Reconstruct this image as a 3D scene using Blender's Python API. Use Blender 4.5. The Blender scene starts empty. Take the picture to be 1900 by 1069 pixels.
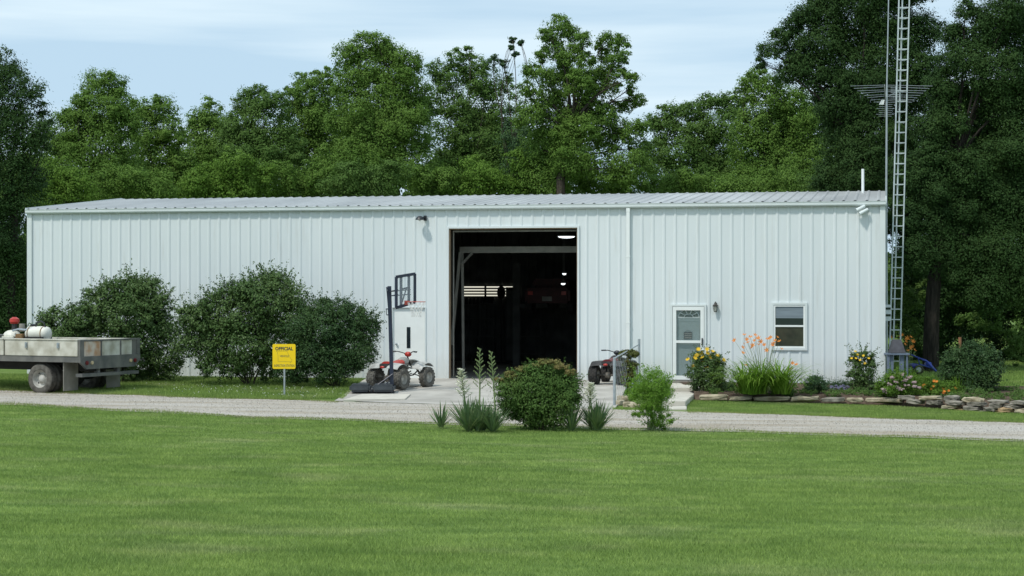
import bpy, bmesh, math, random
import numpy as np
from mathutils import Vector, Matrix

scene = bpy.context.scene
col = scene.collection
# ------------------------------------------------------------------ camera
F = 3300.0          # focal length in pixels of a 1900 px wide picture
HY = 540.0          # row of the horizon
CH = 2.485          # camera height over the shop floor
cam_d = bpy.data.cameras.new('camera')
cam = bpy.data.objects.new('camera', cam_d)
col.objects.link(cam)
cam_d.sensor_width = 36.0
cam_d.lens = F / 1900.0 * 36.0
cam_d.shift_y = (HY - 534.5) / 1900.0
cam_d.clip_start = 0.1
cam_d.clip_end = 3000.0
cam.location = (0, 0, CH)
cam.rotation_euler = (math.radians(90), 0, 0)
scene.camera = cam
# ------------------------------------------------------------------ sky
SUN = Vector((-0.40, -0.42, 0.86)).normalized()      # towards the sun
elev = math.asin(SUN.z)
azim = math.atan2(SUN.x, SUN.y)
world = bpy.data.worlds.new('World')
scene.world = world
world.use_nodes = True
nt = world.node_tree
nt.nodes.clear()
n_out = nt.nodes.new('ShaderNodeOutputWorld')
n_bg = nt.nodes.new('ShaderNodeBackground')
n_sky = nt.nodes.new('ShaderNodeTexSky')
n_sky.sky_type = 'NISHITA'
n_sky.sun_disc = False
n_sky.sun_elevation = elev
n_sky.sun_rotation = azim
n_sky.air_density = 1.0
n_sky.dust_density = 1.0
n_sky.ozone_density = 2.0
n_tc = nt.nodes.new('ShaderNodeTexCoord')
n_map = nt.nodes.new('ShaderNodeMapping')
n_map.inputs['Scale'].default_value = (3.0, 3.0, 38.0)
n_map.inputs['Rotation'].default_value = (0.02, 0.03, 0.0)
n_noi = nt.nodes.new('ShaderNodeTexNoise')
n_noi.inputs['Scale'].default_value = 1.0
n_noi.inputs['Detail'].default_value = 5.0
n_noi.inputs['Roughness'].default_value = 0.5
n_ramp = nt.nodes.new('ShaderNodeValToRGB')
n_ramp.color_ramp.elements[0].position = 0.36
n_ramp.color_ramp.elements[0].color = (0.35, 0.35, 0.35, 1)
n_ramp.color_ramp.elements[1].position = 0.62
n_ramp.color_ramp.elements[1].color = (0.95, 0.95, 0.95, 1)
n_mix = nt.nodes.new('ShaderNodeMixRGB')
n_mix.inputs['Color2'].default_value = (8.9, 10.8, 12.0, 1)     # thin bright cloud
n_blue = nt.nodes.new('ShaderNodeMixRGB')
n_blue.inputs['Fac'].default_value = 0.75
n_blue.inputs['Color2'].default_value = (5.4, 8.3, 11.0, 1)      # hazy blue between the streaks
nt.links.new(n_tc.outputs['Generated'], n_map.inputs['Vector'])
nt.links.new(n_map.outputs['Vector'], n_noi.inputs['Vector'])
nt.links.new(n_noi.outputs['Fac'], n_ramp.inputs['Fac'])
nt.links.new(n_ramp.outputs['Color'], n_mix.inputs['Fac'])
nt.links.new(n_sky.outputs['Color'], n_blue.inputs['Color1'])
nt.links.new(n_blue.outputs['Color'], n_mix.inputs['Color1'])
nt.links.new(n_mix.outputs['Color'], n_bg.inputs['Color'])
n_bg.inputs['Strength'].default_value = 0.085
nt.links.new(n_bg.outputs['Background'], n_out.inputs['Surface'])
# ------------------------------------------------------------------ sun
sl = bpy.data.lights.new('sun', 'SUN')
sl.energy = 2.6
sl.angle = math.radians(4.5)
sl.color = (1.0, 0.96, 0.88)
so = bpy.data.objects.new('sun', sl)
so.rotation_euler = SUN.to_track_quat('Z', 'Y').to_euler()
col.objects.link(so)
scene.view_settings.view_transform = 'Standard'
scene.view_settings.look = 'None'
scene.view_settings.exposure = 0.0
scene.view_settings.gamma = 1.0
scene.cycles.max_bounces = 6
scene.cycles.diffuse_bounces = 3
scene.cycles.glossy_bounces = 2
scene.cycles.transmission_bounces = 4
scene.cycles.transparent_max_bounces = 8

# ------------------------------------------------------------------ helpers
rng = np.random.default_rng(7)
random.seed(7)

def smooth(a, b, x):
    t = np.clip((x - a) / (b - a), 0, 1)
    return t * t * (3 - 2 * t)

def new_mat(name, c, rough=0.7, metal=0.0, var=0.12, scale=6.0, bump=0.0, bscale=40.0,
            c2=None, detail=4.0, stretch=(1, 1, 1), spec=0.5):
    """principled surface whose colour wanders between c and c2 with an object-space noise"""
    m = bpy.data.materials.new(name)
    m.use_nodes = True
    t = m.node_tree
    b = t.nodes['Principled BSDF']
    b.inputs['Roughness'].default_value = rough
    b.inputs['Metallic'].default_value = metal
    b.inputs['Specular IOR Level'].default_value = spec
    tc = t.nodes.new('ShaderNodeTexCoord')
    mp = t.nodes.new('ShaderNodeMapping')
    mp.inputs['Scale'].default_value = stretch
    t.links.new(tc.outputs['Object'], mp.inputs['Vector'])
    nz = t.nodes.new('ShaderNodeTexNoise')
    nz.inputs['Scale'].default_value = scale
    nz.inputs['Detail'].default_value = detail
    t.links.new(mp.outputs['Vector'], nz.inputs['Vector'])
    r = t.nodes.new('ShaderNodeValToRGB')
    r.color_ramp.elements[0].position = 0.35
    r.color_ramp.elements[1].position = 0.68
    if c2 is None:
        lo = tuple(max(0, x * (1 - var)) for x in c)
        hi = tuple(min(1, x * (1 + var)) for x in c)
    else:
        lo, hi = c, c2
    r.color_ramp.elements[0].color = (*lo, 1)
    r.color_ramp.elements[1].color = (*hi, 1)
    t.links.new(nz.outputs['Fac'], r.inputs['Fac'])
    t.links.new(r.outputs['Color'], b.inputs['Base Color'])
    if bump > 0:
        n2 = t.nodes.new('ShaderNodeTexNoise')
        n2.inputs['Scale'].default_value = bscale
        n2.inputs['Detail'].default_value = 3
        t.links.new(mp.outputs['Vector'], n2.inputs['Vector'])
        bp = t.nodes.new('ShaderNodeBump')
        bp.inputs['Strength'].default_value = bump
        bp.inputs['Distance'].default_value = 0.02
        t.links.new(n2.outputs['Fac'], bp.inputs['Height'])
        t.links.new(bp.outputs['Normal'], b.inputs['Normal'])
    return m

def leaf_mat(name, cols, trans=0.25, rough=0.65, nscale=0.6, spec=0.12):
    """leaf surface: colour picked per leaf (attribute rnd) plus a slow drift through the plant"""
    m = bpy.data.materials.new(name)
    m.use_nodes = True
    t = m.node_tree
    b = t.nodes['Principled BSDF']
    b.inputs['Roughness'].default_value = rough
    b.inputs['Specular IOR Level'].default_value = spec
    at = t.nodes.new('ShaderNodeAttribute')
    at.attribute_name = 'rnd'
    tc = t.nodes.new('ShaderNodeTexCoord')
    nz = t.nodes.new('ShaderNodeTexNoise')
    nz.inputs['Scale'].default_value = nscale
    nz.inputs['Detail'].default_value = 2
    t.links.new(tc.outputs['Object'], nz.inputs['Vector'])
    ma = t.nodes.new('ShaderNodeMath'); ma.operation = 'MULTIPLY_ADD'
    ma.inputs[1].default_value = 0.55
    t.links.new(at.outputs['Fac'], ma.inputs[0])
    ma2 = t.nodes.new('ShaderNodeMath'); ma2.operation = 'MULTIPLY_ADD'
    ma2.inputs[1].default_value = 1.1; ma2.inputs[2].default_value = -0.32
    t.links.new(nz.outputs['Fac'], ma2.inputs[0])
    t.links.new(ma2.outputs[0], ma.inputs[2])
    r = t.nodes.new('ShaderNodeValToRGB')
    r.color_ramp.elements[0].position = 0.0
    r.color_ramp.elements[0].color = (*cols[0], 1)
    r.color_ramp.elements[1].position = 1.0
    r.color_ramp.elements[1].color = (*cols[-1], 1)
    for i, c in enumerate(cols[1:-1]):
        e = r.color_ramp.elements.new((i + 1) / (len(cols) - 1))
        e.color = (*c, 1)
    t.links.new(ma.outputs[0], r.inputs['Fac'])
    t.links.new(r.outputs['Color'], b.inputs['Base Color'])
    tr = t.nodes.new('ShaderNodeBsdfTranslucent')
    t.links.new(r.outputs['Color'], tr.inputs['Color'])
    mx = t.nodes.new('ShaderNodeMixShader')
    mx.inputs[0].default_value = trans
    t.links.new(b.outputs[0], mx.inputs[1])
    t.links.new(tr.outputs[0], mx.inputs[2])
    t.links.new(mx.outputs[0], t.nodes['Material Output'].inputs['Surface'])
    return m

def emit_mat(name, c, s):
    m = bpy.data.materials.new(name)
    m.use_nodes = True
    t = m.node_tree
    b = t.nodes['Principled BSDF']
    b.inputs['Base Color'].default_value = (*c, 1)
    b.inputs['Emission Color'].default_value = (*c, 1)
    b.inputs['Emission Strength'].default_value = s
    return m

def tag(o, label=None, cat=None, group=None, kind=None):
    if label: o['label'] = label
    if cat: o['category'] = cat
    if group: o['group'] = group
    if kind: o['kind'] = kind
    return o

def empty(name, loc, rz=0.0, **k):
    o = bpy.data.objects.new(name, None)
    o.empty_display_size = 0.2
    o.location = loc
    o.rotation_euler = (0, 0, rz)
    col.objects.link(o)
    tag(o, **k)
    return o

def link_mesh(me, name, mat, parent):
    o = bpy.data.objects.new(name, me)
    if mat is not None: me.materials.append(mat)
    col.objects.link(o)
    if parent is not None: o.parent = parent
    return o

class MB:
    def __init__(s): s.v = []; s.f = []
    def add(s, v, f):
        n = len(s.v)
        s.v += [tuple(p) for p in v]
        s.f += [tuple(i + n for i in q) for q in f]
        return s
    def box(s, x0, x1, y0, y1, z0, z1):
        v = [(x0,y0,z0),(x1,y0,z0),(x1,y1,z0),(x0,y1,z0),(x0,y0,z1),(x1,y0,z1),(x1,y1,z1),(x0,y1,z1)]
        return s.add(v, [(0,3,2,1),(4,5,6,7),(0,1,5,4),(1,2,6,5),(2,3,7,6),(3,0,4,7)])
    def prism(s, poly, axis, a0, a1):
        """extrude a 2-D polygon along an axis (0,1,2)"""
        n = len(poly)
        def P(p, a):
            if axis == 0: return (a, p[0], p[1])
            if axis == 1: return (p[0], a, p[1])
            return (p[0], p[1], a)
        v = [P(p, a0) for p in poly] + [P(p, a1) for p in poly]
        f = [tuple(range(n))[::-1], tuple(range(n, 2*n))]
        f += [(i, (i+1) % n, (i+1) % n + n, i + n) for i in range(n)]
        return s.add(v, f)
    def tube(s, pts, rad, n=8, cap=True):
        pts = [Vector(p) for p in pts]
        if not hasattr(rad, '__len__'): rad = [rad] * len(pts)
        v = []; f = []
        ref = None
        for i, p in enumerate(pts):
            d = (pts[min(i+1, len(pts)-1)] - pts[max(i-1, 0)])
            if d.length < 1e-9: d = Vector((0, 0, 1))
            d.normalize()
            if ref is None:
                ref = d.orthogonal().normalized()
            u = (ref - d * ref.dot(d))
            if u.length < 1e-6: u = d.orthogonal()
            u.normalize(); ref = u
            w = d.cross(u)
            for k in range(n):
                a = 2 * math.pi * k / n
                v.append(p + (u * math.cos(a) + w * math.sin(a)) * rad[i])
        for i in range(len(pts) - 1):
            for k in range(n):
                k2 = (k + 1) % n
                f.append((i*n+k, i*n+k2, (i+1)*n+k2, (i+1)*n+k))
        if cap:
            f.append(tuple(range(n))[::-1])
            f.append(tuple((len(pts)-1)*n + k for k in range(n)))
        return s.add(v, f)
    def ring(s, c, axis, R, r, n=24, m=6, a0=0, a1=2*math.pi):
        c = Vector(c); axis = Vector(axis).normalized()
        u = axis.orthogonal().normalized(); w = axis.cross(u)
        full = abs(a1 - a0 - 2*math.pi) < 1e-6
        k = n if full else n + 1
        pts = [c + (u*math.cos(a0+(a1-a0)*i/n) + w*math.sin(a0+(a1-a0)*i/n))*R for i in range(n+1)]
        return s.tube(pts, r, m, cap=not full)
    def lathe(s, prof, c, axis, n=24, cap=True):
        """prof: (radius, distance along axis)"""
        c = Vector(c); axis = Vector(axis).normalized()
        u = axis.orthogonal().normalized(); w = axis.cross(u)
        v = []; f = []
        for (r, h) in prof:
            for k in range(n):
                a = 2*math.pi*k/n
                v.append(c + axis*h + (u*math.cos(a)+w*math.sin(a))*r)
        for i in range(len(prof)-1):
            for k in range(n):
                k2 = (k+1) % n
                f.append((i*n+k, i*n+k2, (i+1)*n+k2, (i+1)*n+k))
        if cap:
            f.append(tuple(range(n))[::-1]); f.append(tuple((len(prof)-1)*n+k for k in range(n)))
        return s.add(v, f)
    def ball(s, c, r, nu=10, nv=7, jit=0.0, power=1.0):
        if not hasattr(r, '__len__'): r = (r, r, r)
        v = []; f = []
        for j in range(nv+1):
            ph = math.pi*j/nv
            for i in range(nu):
                th = 2*math.pi*i/nu
                q = [math.sin(ph)*math.cos(th), math.sin(ph)*math.sin(th), math.cos(ph)]
                if power != 1.0: q = [math.copysign(abs(t)**power, t) for t in q]
                k = 1 + random.uniform(-jit, jit)
                v.append((c[0]+q[0]*r[0]*k, c[1]+q[1]*r[1]*k, c[2]+q[2]*r[2]*k))
        for j in range(nv):
            for i in range(nu):
                i2 = (i+1) % nu
                f.append((j*nu+i, (j+1)*nu+i, (j+1)*nu+i2, j*nu+i2))
        return s.add(v, f)
    def build(s, name, mat, parent=None, off=None, shade=False, bevel=0.0):
        me = bpy.data.meshes.new(name)
        v = s.v
        if off is not None:
            v = [(p[0]-off[0], p[1]-off[1], p[2]-off[2]) for p in v]
        me.from_pydata(v, [], s.f)
        me.validate()
        bm = bmesh.new(); bm.from_mesh(me)
        bmesh.ops.remove_doubles(bm, verts=bm.verts, dist=1e-5)
        if bevel > 0:
            es = [e for e in bm.edges if len(e.link_faces) == 2 and e.calc_face_angle(0) > 0.6]
            bmesh.ops.bevel(bm, geom=es, offset=bevel, segments=2, affect='EDGES', clamp_overlap=True)
        bmesh.ops.recalc_face_normals(bm, faces=bm.faces)
        bm.to_mesh(me); bm.free()
        if shade:
            me.polygons.foreach_set('use_smooth', [True]*len(me.polygons))
            try: me.set_sharp_from_angle(angle=math.radians(38))
            except Exception: pass
        return link_mesh(me, name, mat, parent)

def raw_mesh(name, V, nper, mat, parent=None, rnd=None, off=None):
    """V: (N*nper, 3) vertices of N separate n-gons"""
    V = np.asarray(V, dtype=np.float64).reshape(-1, 3)
    if off is not None: V = V - np.asarray(off, dtype=np.float64)
    nv = len(V); nf = nv // nper
    me = bpy.data.meshes.new(name)
    me.vertices.add(nv); me.loops.add(nv); me.polygons.add(nf)
    me.vertices.foreach_set('co', V.astype(np.float32).ravel())
    me.loops.foreach_set('vertex_index', np.arange(nv, dtype=np.int32))
    me.polygons.foreach_set('loop_start', np.arange(0, nv, nper, dtype=np.int32))
    if rnd is not None:
        a = me.attributes.new('rnd', 'FLOAT', 'FACE')
        a.data.foreach_set('value', np.asarray(rnd, dtype=np.float32))
    me.update(calc_edges=True)
    return link_mesh(me, name, mat, parent)

def unit(a):
    return a / np.maximum(np.linalg.norm(a, axis=-1, keepdims=True), 1e-9)

def leaf_quads(P, N, L, W, D=None):
    """kite shaped leaves: centre P, normal N, half length L, half width W, optional direction D"""
    n = len(P)
    R = rng.normal(size=(n, 3)) if D is None else D
    T = unit(R - N * np.sum(R * N, axis=1, keepdims=True))
    B = np.cross(N, T)
    L = np.broadcast_to(np.asarray(L, float), (n,))[:, None]
    W = np.broadcast_to(np.asarray(W, float), (n,))[:, None]
    V = np.stack([P - T*L, P - T*L*0.1 + B*W, P + T*L, P - T*L*0.1 - B*W], axis=1)
    return V.reshape(-1, 3)

def crown(lobes, leaf, dens=3.0, clump=0.3, flat=0.65, up=0.6, back=0.35, wid=0.55, shell=0.3, droop=0.0, buds=4, npc=44, bud_r=(0.28, 0.5)):
    """lobes: (x,y,z,rx,ry,rz).  Returns vertices of leaf quads and a colour number for each"""
    VV = []; RR = []
    la = 2 * leaf * leaf * wid * 0.9
    more = []
    for (x, y, z, rx, ry, rz) in lobes:          # smaller boughs breaking out of each lobe
        for _ in range(buds):
            d = unit(rng.normal(size=3) + np.array([0, -0.3, 0.35]))
            k = rng.uniform(*bud_r)
            more.append((x + d[0]*rx*0.95, y + d[1]*ry*0.95, z + d[2]*rz*0.95, rx*k, ry*k, rz*k*0.85))
    lobes = list(lobes) + more
    for (x, y, z, rx, ry, rz) in lobes:
        R = (rx + rz) / 2
        cr = max(clump * R ** 0.5, leaf * 1.3)
        total = dens * math.pi * rx * rz / la
        nc = max(4, int(total / npc))
        d = unit(rng.normal(size=(nc, 3)))
        keep = (d[:, 1] < 0.35) | (rng.random(nc) < back)
        d = d[keep]; nc = len(d)
        fr = rng.random(nc) ** shell
        fr *= 1 + 0.13 * rng.normal(size=nc)
        cc = np.array([x, y, z]) + d * np.array([rx, ry, rz]) * fr[:, None]
        cid = rng.random(nc)
        crr = cr * rng.uniform(0.55, 1.25, nc)
        q = rng.normal(size=(nc, npc, 3)) * 0.55
        q[:, :, 2] *= flat
        P = cc[:, None, :] + q * crr[:, None, None]
        if droop > 0:
            hd = np.linalg.norm(q[:, :, :2], axis=2)
            P[:, :, 2] -= droop * hd * crr[:, None]
        N = unit(d[:, None, :] * 0.55 + unit(q) * 0.8 + np.array([0, 0, up*0.7]) + rng.normal(size=q.shape) * 0.33)
        P = P.reshape(-1, 3); N = N.reshape(-1, 3)
        s = leaf * rng.uniform(0.6, 1.25, len(P))
        VV.append(leaf_quads(P, N, s, s * wid))
        RR.append(np.clip(0.12 + np.repeat(cid, npc) * 0.5 + rng.random(len(P)) * 0.26, 0, 1))
    return np.concatenate(VV), np.concatenate(RR)

# pixel of the 1900 px photograph + distance -> place
def at(px, py, D):
    return Vector(((px - 950.0) / F * D, D, CH - (py - HY) / F * D))

# ------------------------------------------------------------------ terrain
YN = np.array([(-60, 52), (-20, 42.6), (-11.6, 40.2), (-5.6, 37.0), (0, 35.2), (4.8, 34.2), (9.4, 32.8), (14, 31.4), (60, 18)], float)
YF = np.array([(-60, 60), (-20, 47.8), (-13.1, 45.6), (-8.3, 43.6), (-3.98, 42.3), (0, 41.0), (4.15, 40.0), (9.2, 38.1), (14, 36.4), (60, 24)], float)
def yn(x): return np.interp(x, YN[:, 0], YN[:, 1])
def yf(x): return np.interp(x, YF[:, 0], YF[:, 1])
def ywall(x): return 52.2 - (np.clip(x, -16, 12) + 14.24) * 0.2091
def zr(x): return -0.2 - 0.01 * np.clip(x, -14, 11)
def gz(x, y):
    x = np.asarray(x, float); y = np.asarray(y, float)
    a = yn(x); b = yf(x); w = ywall(x) - 0.6
    d = np.maximum(a - y, 0)
    low = 0.026 * (np.sqrt(d * d + 4.0) - 2.0)
    b = b + smooth(2.8, 4.2, x) * np.maximum(w - 3.0 - b, 0)
    t = smooth(0, 1, (y - b) / np.maximum(w - b, 0.5))
    return zr(x) + low + (0.0 - zr(x)) * t
def G(px, py, lift=0.0):
    """the place on the terrain seen at a pixel"""
    k = (py - HY) / F; kx = (px - 950) / F
    lo, hi = 5.0, 400.0
    for _ in range(60):
        m = (lo + hi) / 2
        if CH - k * m > float(gz(kx * m, m)) + lift: lo = m
        else: hi = m
    return Vector((kx * lo, lo, float(gz(kx * lo, lo))))
def onground(px, D):
    x = (px - 950) / F * D
    return Vector((x, D, float(gz(x, D))))
# ------------------------------------------------------------------ materials
M = {}
M['lawn'] = new_mat('lawn', (0.075, 0.13, 0.028), 0.95, c2=(0.12, 0.185, 0.045), scale=1.1, stretch=(0.25, 1, 1), bump=0.8, bscale=30, spec=0.1)
M['gravel'] = new_mat('gravel', (0.39, 0.36, 0.32), 0.95, c2=(0.52, 0.49, 0.445), scale=45, detail=9, bump=0.8, bscale=70, spec=0.1)
M['concrete'] = new_mat('concrete', (0.33, 0.31, 0.28), 0.9, c2=(0.52, 0.495, 0.45), scale=0.9, detail=9, bump=0.25, bscale=50, spec=0.2)
M['concrete_pale'] = new_mat('concrete_pale', (0.50, 0.47, 0.41), 0.9, c2=(0.60, 0.57, 0.50), scale=3, detail=7, bump=0.2, bscale=50, spec=0.2)
M['concrete_edge'] = new_mat('concrete_edge', (0.27, 0.25, 0.225), 0.9, c2=(0.38, 0.36, 0.32), scale=4, detail=7, bump=0.3, spec=0.2)
M['soil'] = new_mat('soil', (0.07, 0.05, 0.037), 0.95, c2=(0.13, 0.095, 0.07), scale=9, detail=8, bump=1.0, bscale=20, spec=0.1)
M['wall'] = new_mat('wall', (0.655, 0.705, 0.72), 0.5, c2=(0.70, 0.745, 0.755), scale=0.7, detail=5, stretch=(1, 1, 0.3), bump=0.05, bscale=2, spec=0.4)
M['trim'] = new_mat('trim', (0.66, 0.71, 0.71), 0.4, var=0.04, scale=1.5)
M['white'] = new_mat('white', (0.80, 0.83, 0.82), 0.4, var=0.03, scale=3)
M['roof'] = new_mat('roof', (0.36, 0.365, 0.365), 0.45, metal=0.2, c2=(0.50, 0.505, 0.50), scale=0.8, detail=6, stretch=(1, 0.25, 1))
M['dark'] = new_mat('dark', (0.012, 0.013, 0.014), 0.7, var=0.3, scale=3)
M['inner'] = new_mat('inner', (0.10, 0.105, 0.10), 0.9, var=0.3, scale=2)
M['steel_cream'] = new_mat('steel_cream', (0.22, 0.215, 0.19), 0.6, var=0.15, scale=4)
M['wood'] = new_mat('wood', (0.20, 0.14, 0.085), 0.8, c2=(0.32, 0.24, 0.16), scale=5, stretch=(6, 6, 0.6))
M['galv'] = new_mat('galv', (0.42, 0.46, 0.49), 0.42, metal=0.6, var=0.12, scale=8)
M['glass_dark'] = new_mat('glass_dark', (0.02, 0.028, 0.035), 0.06, var=0.2, scale=1.5, spec=0.8)
M['glass_low'] = new_mat('glass_low', (0.03, 0.034, 0.03), 0.1, c2=(0.055, 0.055, 0.042), scale=4, spec=0.7)
M['blind'] = new_mat('blind', (0.19, 0.235, 0.27), 0.6, var=0.25, scale=2, stretch=(0.6, 1, 26))
M['door_grey'] = new_mat('door_grey', (0.22, 0.28, 0.28), 0.5, var=0.06, scale=2)
M['black'] = new_mat('black', (0.018, 0.020, 0.024), 0.4, var=0.25, scale=6)
M['bronze'] = new_mat('bronze', (0.05, 0.042, 0.035), 0.45, var=0.2, scale=9)
def glass(name, tint=(0.8, 0.85, 0.85), fac=0.25):
    m = bpy.data.materials.new(name); m.use_nodes = True
    t = m.node_tree
    b = t.nodes['Principled BSDF']
    b.inputs['Base Color'].default_value = (*tint, 1); b.inputs['Roughness'].default_value = 0.08
    tr = t.nodes.new('ShaderNodeBsdfTransparent')
    mx = t.nodes.new('ShaderNodeMixShader'); mx.inputs[0].default_value = fac
    t.links.new(tr.outputs[0], mx.inputs[1]); t.links.new(b.outputs[0], mx.inputs[2])
    t.links.new(mx.outputs[0], t.nodes['Material Output'].inputs['Surface'])
    return m
M['glass'] = glass('glass', (0.35, 0.45, 0.45), 0.10)
M['lamp_glass'] = glass('lamp_glass', (0.6, 0.62, 0.55), 0.5)
M['tube_lit'] = emit_mat('tube_lit', (0.9, 0.98, 1.0), 2.0)
M['pane_glow'] = emit_mat('pane_glow', (1.0, 0.97, 0.80), 0.75)  # emission stands in for daylight coming through the rear panes

# splashed soil and thin streaks low on the ribbed wall
def wall_nodes(m):
    t = m.node_tree; b = t.nodes['Principled BSDF']
    src = b.inputs['Base Color'].links[0].from_socket
    tc = t.nodes.new('ShaderNodeTexCoord')
    sep = t.nodes.new('ShaderNodeSeparateXYZ'); t.links.new(tc.outputs['Object'], sep.inputs[0])
    mp = t.nodes.new('ShaderNodeMapping'); mp.inputs['Scale'].default_value = (5.0, 1.0, 0.5)
    t.links.new(tc.outputs['Object'], mp.inputs['Vector'])
    n = t.nodes.new('ShaderNodeTexNoise'); n.inputs['Scale'].default_value = 1.3; n.inputs['Detail'].default_value = 8
    t.links.new(mp.outputs['Vector'], n.inputs['Vector'])
    mr = t.nodes.new('ShaderNodeMapRange'); mr.inputs[1].default_value = 0.75; mr.inputs[2].default_value = 0.0
    mr.inputs[3].default_value = 0.0; mr.inputs[4].default_value = 0.75
    t.links.new(sep.outputs[2], mr.inputs[0])
    mu = t.nodes.new('ShaderNodeMath'); mu.operation = 'MULTIPLY'
    t.links.new(mr.outputs[0], mu.inputs[0]); t.links.new(n.outputs['Fac'], mu.inputs[1])
    st = t.nodes.new('ShaderNodeValToRGB'); st.color_ramp.elements[0].position = 0.58; st.color_ramp.elements[1].position = 0.80
    st.color_ramp.elements[1].color = (0.30, 0.30, 0.30, 1)
    t.links.new(n.outputs['Fac'], st.inputs['Fac'])
    ad = t.nodes.new('ShaderNodeMath'); ad.operation = 'ADD'; ad.use_clamp = True
    t.links.new(mu.outputs[0], ad.inputs[0]); t.links.new(st.outputs['Color'], ad.inputs[1])
    x = t.nodes.new('ShaderNodeMixRGB'); x.inputs[2].default_value = (0.42, 0.40, 0.34, 1)
    t.links.new(ad.outputs[0], x.inputs[0]); t.links.new(src, x.inputs[1])
    t.links.new(x.outputs[0], b.inputs['Base Color'])
wall_nodes(M['wall'])

# ground colours vary with broad mowing bands and worn patches
def lawn_nodes(m, blades=False):
    t = m.node_tree
    b = t.nodes['Principled BSDF']
    geo = t.nodes.new('ShaderNodeNewGeometry')
    def nz(scale, st, det=3):
        mp = t.nodes.new('ShaderNodeMapping'); mp.inputs['Scale'].default_value = st
        t.links.new(geo.outputs['Position'], mp.inputs['Vector'])
        n = t.nodes.new('ShaderNodeTexNoise'); n.inputs['Scale'].default_value = scale; n.inputs['Detail'].default_value = det
        t.links.new(mp.outputs['Vector'], n.inputs['Vector'])
        return n.outputs['Fac']
    def ramp(fac, p0, c0, p1, c1):
        r = t.nodes.new('ShaderNodeValToRGB')
        r.color_ramp.elements[0].position = p0; r.color_ramp.elements[0].color = (*c0, 1)
        r.color_ramp.elements[1].position = p1; r.color_ramp.elements[1].color = (*c1, 1)
        t.links.new(fac, r.inputs['Fac']); return r.outputs['Color']
    def mix(f, a, c, mode='MIX'):
        x = t.nodes.new('ShaderNodeMixRGB'); x.blend_type = mode
        if isinstance(f, float): x.inputs[0].default_value = f
        else: t.links.new(f, x.inputs[0])
        for s, v in ((1, a), (2, c)):
            if isinstance(v, tuple): x.inputs[s].default_value = (*v, 1)
            else: t.links.new(v, x.inputs[s])
        return x.outputs[0]
    base = ramp(nz(1.0, (0.55, 0.8, 0.0), 6), 0.36, GC[0], 0.66, GC[1])
    patch = ramp(nz(0.55, (0.9, 1.5, 0.0), 6), 0.54, (0, 0, 0), 0.74, (1, 1, 1))
    c = mix(patch, base, GC[2])
    bands = ramp(nz(0.75, (0.35, 0.9, 0.0), 6), 0.42, (0.94, 0.95, 0.94), 0.62, (1.05, 1.04, 1.06))
    c = mix(1.0, c, bands, 'MULTIPLY')
    fine = ramp(nz(1.0, (1.1, 2.6, 0.0), 8), 0.38, (0.80, 0.84, 0.82), 0.64, (1.18, 1.12, 1.16))
    c = mix(1.0, c, fine, 'MULTIPLY')
    # shade among the blades, multiplied into the whole ground sheet's colour
    if not blades:
        c = mix(1.0, c, (0.58, 0.60, 0.55), 'MULTIPLY')
    if blades:
        at_ = t.nodes.new('ShaderNodeAttribute'); at_.attribute_name = 'rnd'
        v = ramp(at_.outputs['Fac'], 0.0, (0.62, 0.66, 0.6), 1.0, (1.45, 1.36, 1.3))
        c = mix(1.0, c, v, 'MULTIPLY')
    for l in list(b.inputs['Base Color'].links): t.links.remove(l)
    t.links.new(c, b.inputs['Base Color'])
    if blades:
        b.inputs['Roughness'].default_value = 0.6
        b.inputs['Specular IOR Level'].default_value = 0.2
        tr = t.nodes.new('ShaderNodeBsdfTranslucent'); t.links.new(c, tr.inputs['Color'])
        mx = t.nodes.new('ShaderNodeMixShader'); mx.inputs[0].default_value = 0.3
        t.links.new(b.outputs[0], mx.inputs[1]); t.links.new(tr.outputs[0], mx.inputs[2])
        t.links.new(mx.outputs[0], t.nodes['Material Output'].inputs['Surface'])
GC = [(0.210, 0.320, 0.080), (0.250, 0.360, 0.100), (0.325, 0.390, 0.165)]
lawn_nodes(M['lawn'])
M['blade'] = bpy.data.materials.new('blade'); M['blade'].use_nodes = True
lawn_nodes(M['blade'], True)
# tyre tracks and sandy tint in the gravel
def gravel_nodes(m):
    t = m.node_tree; b = t.nodes['Principled BSDF']
    src = b.inputs['Base Color'].links[0].from_socket
    geo = t.nodes.new('ShaderNodeNewGeometry')
    mp = t.nodes.new('ShaderNodeMapping'); mp.inputs['Scale'].default_value = (0.12, 0.9, 0)
    mp.inputs['Rotation'].default_value = (0, 0, 0.3)
    t.links.new(geo.outputs['Position'], mp.inputs['Vector'])
    n = t.nodes.new('ShaderNodeTexNoise'); n.inputs['Scale'].default_value = 1.6; n.inputs['Detail'].default_value = 6
    t.links.new(mp.outputs['Vector'], n.inputs['Vector'])
    r = t.nodes.new('ShaderNodeValToRGB')
    r.color_ramp.elements[0].position = 0.36; r.color_ramp.elements[0].color = (0.82, 0.76, 0.66, 1)
    r.color_ramp.elements[1].position = 0.58; r.color_ramp.elements[1].color = (1.08, 1.07, 1.06, 1)
    t.links.new(n.outputs['Fac'], r.inputs['Fac'])
    x = t.nodes.new('ShaderNodeMixRGB'); x.blend_type = 'MULTIPLY'; x.inputs[0].default_value = 1.0
    t.links.new(src, x.inputs[1]); t.links.new(r.outputs['Color'], x.inputs[2])
    t.links.new(x.outputs[0], b.inputs['Base Color'])
gravel_nodes(M['gravel'])

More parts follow.
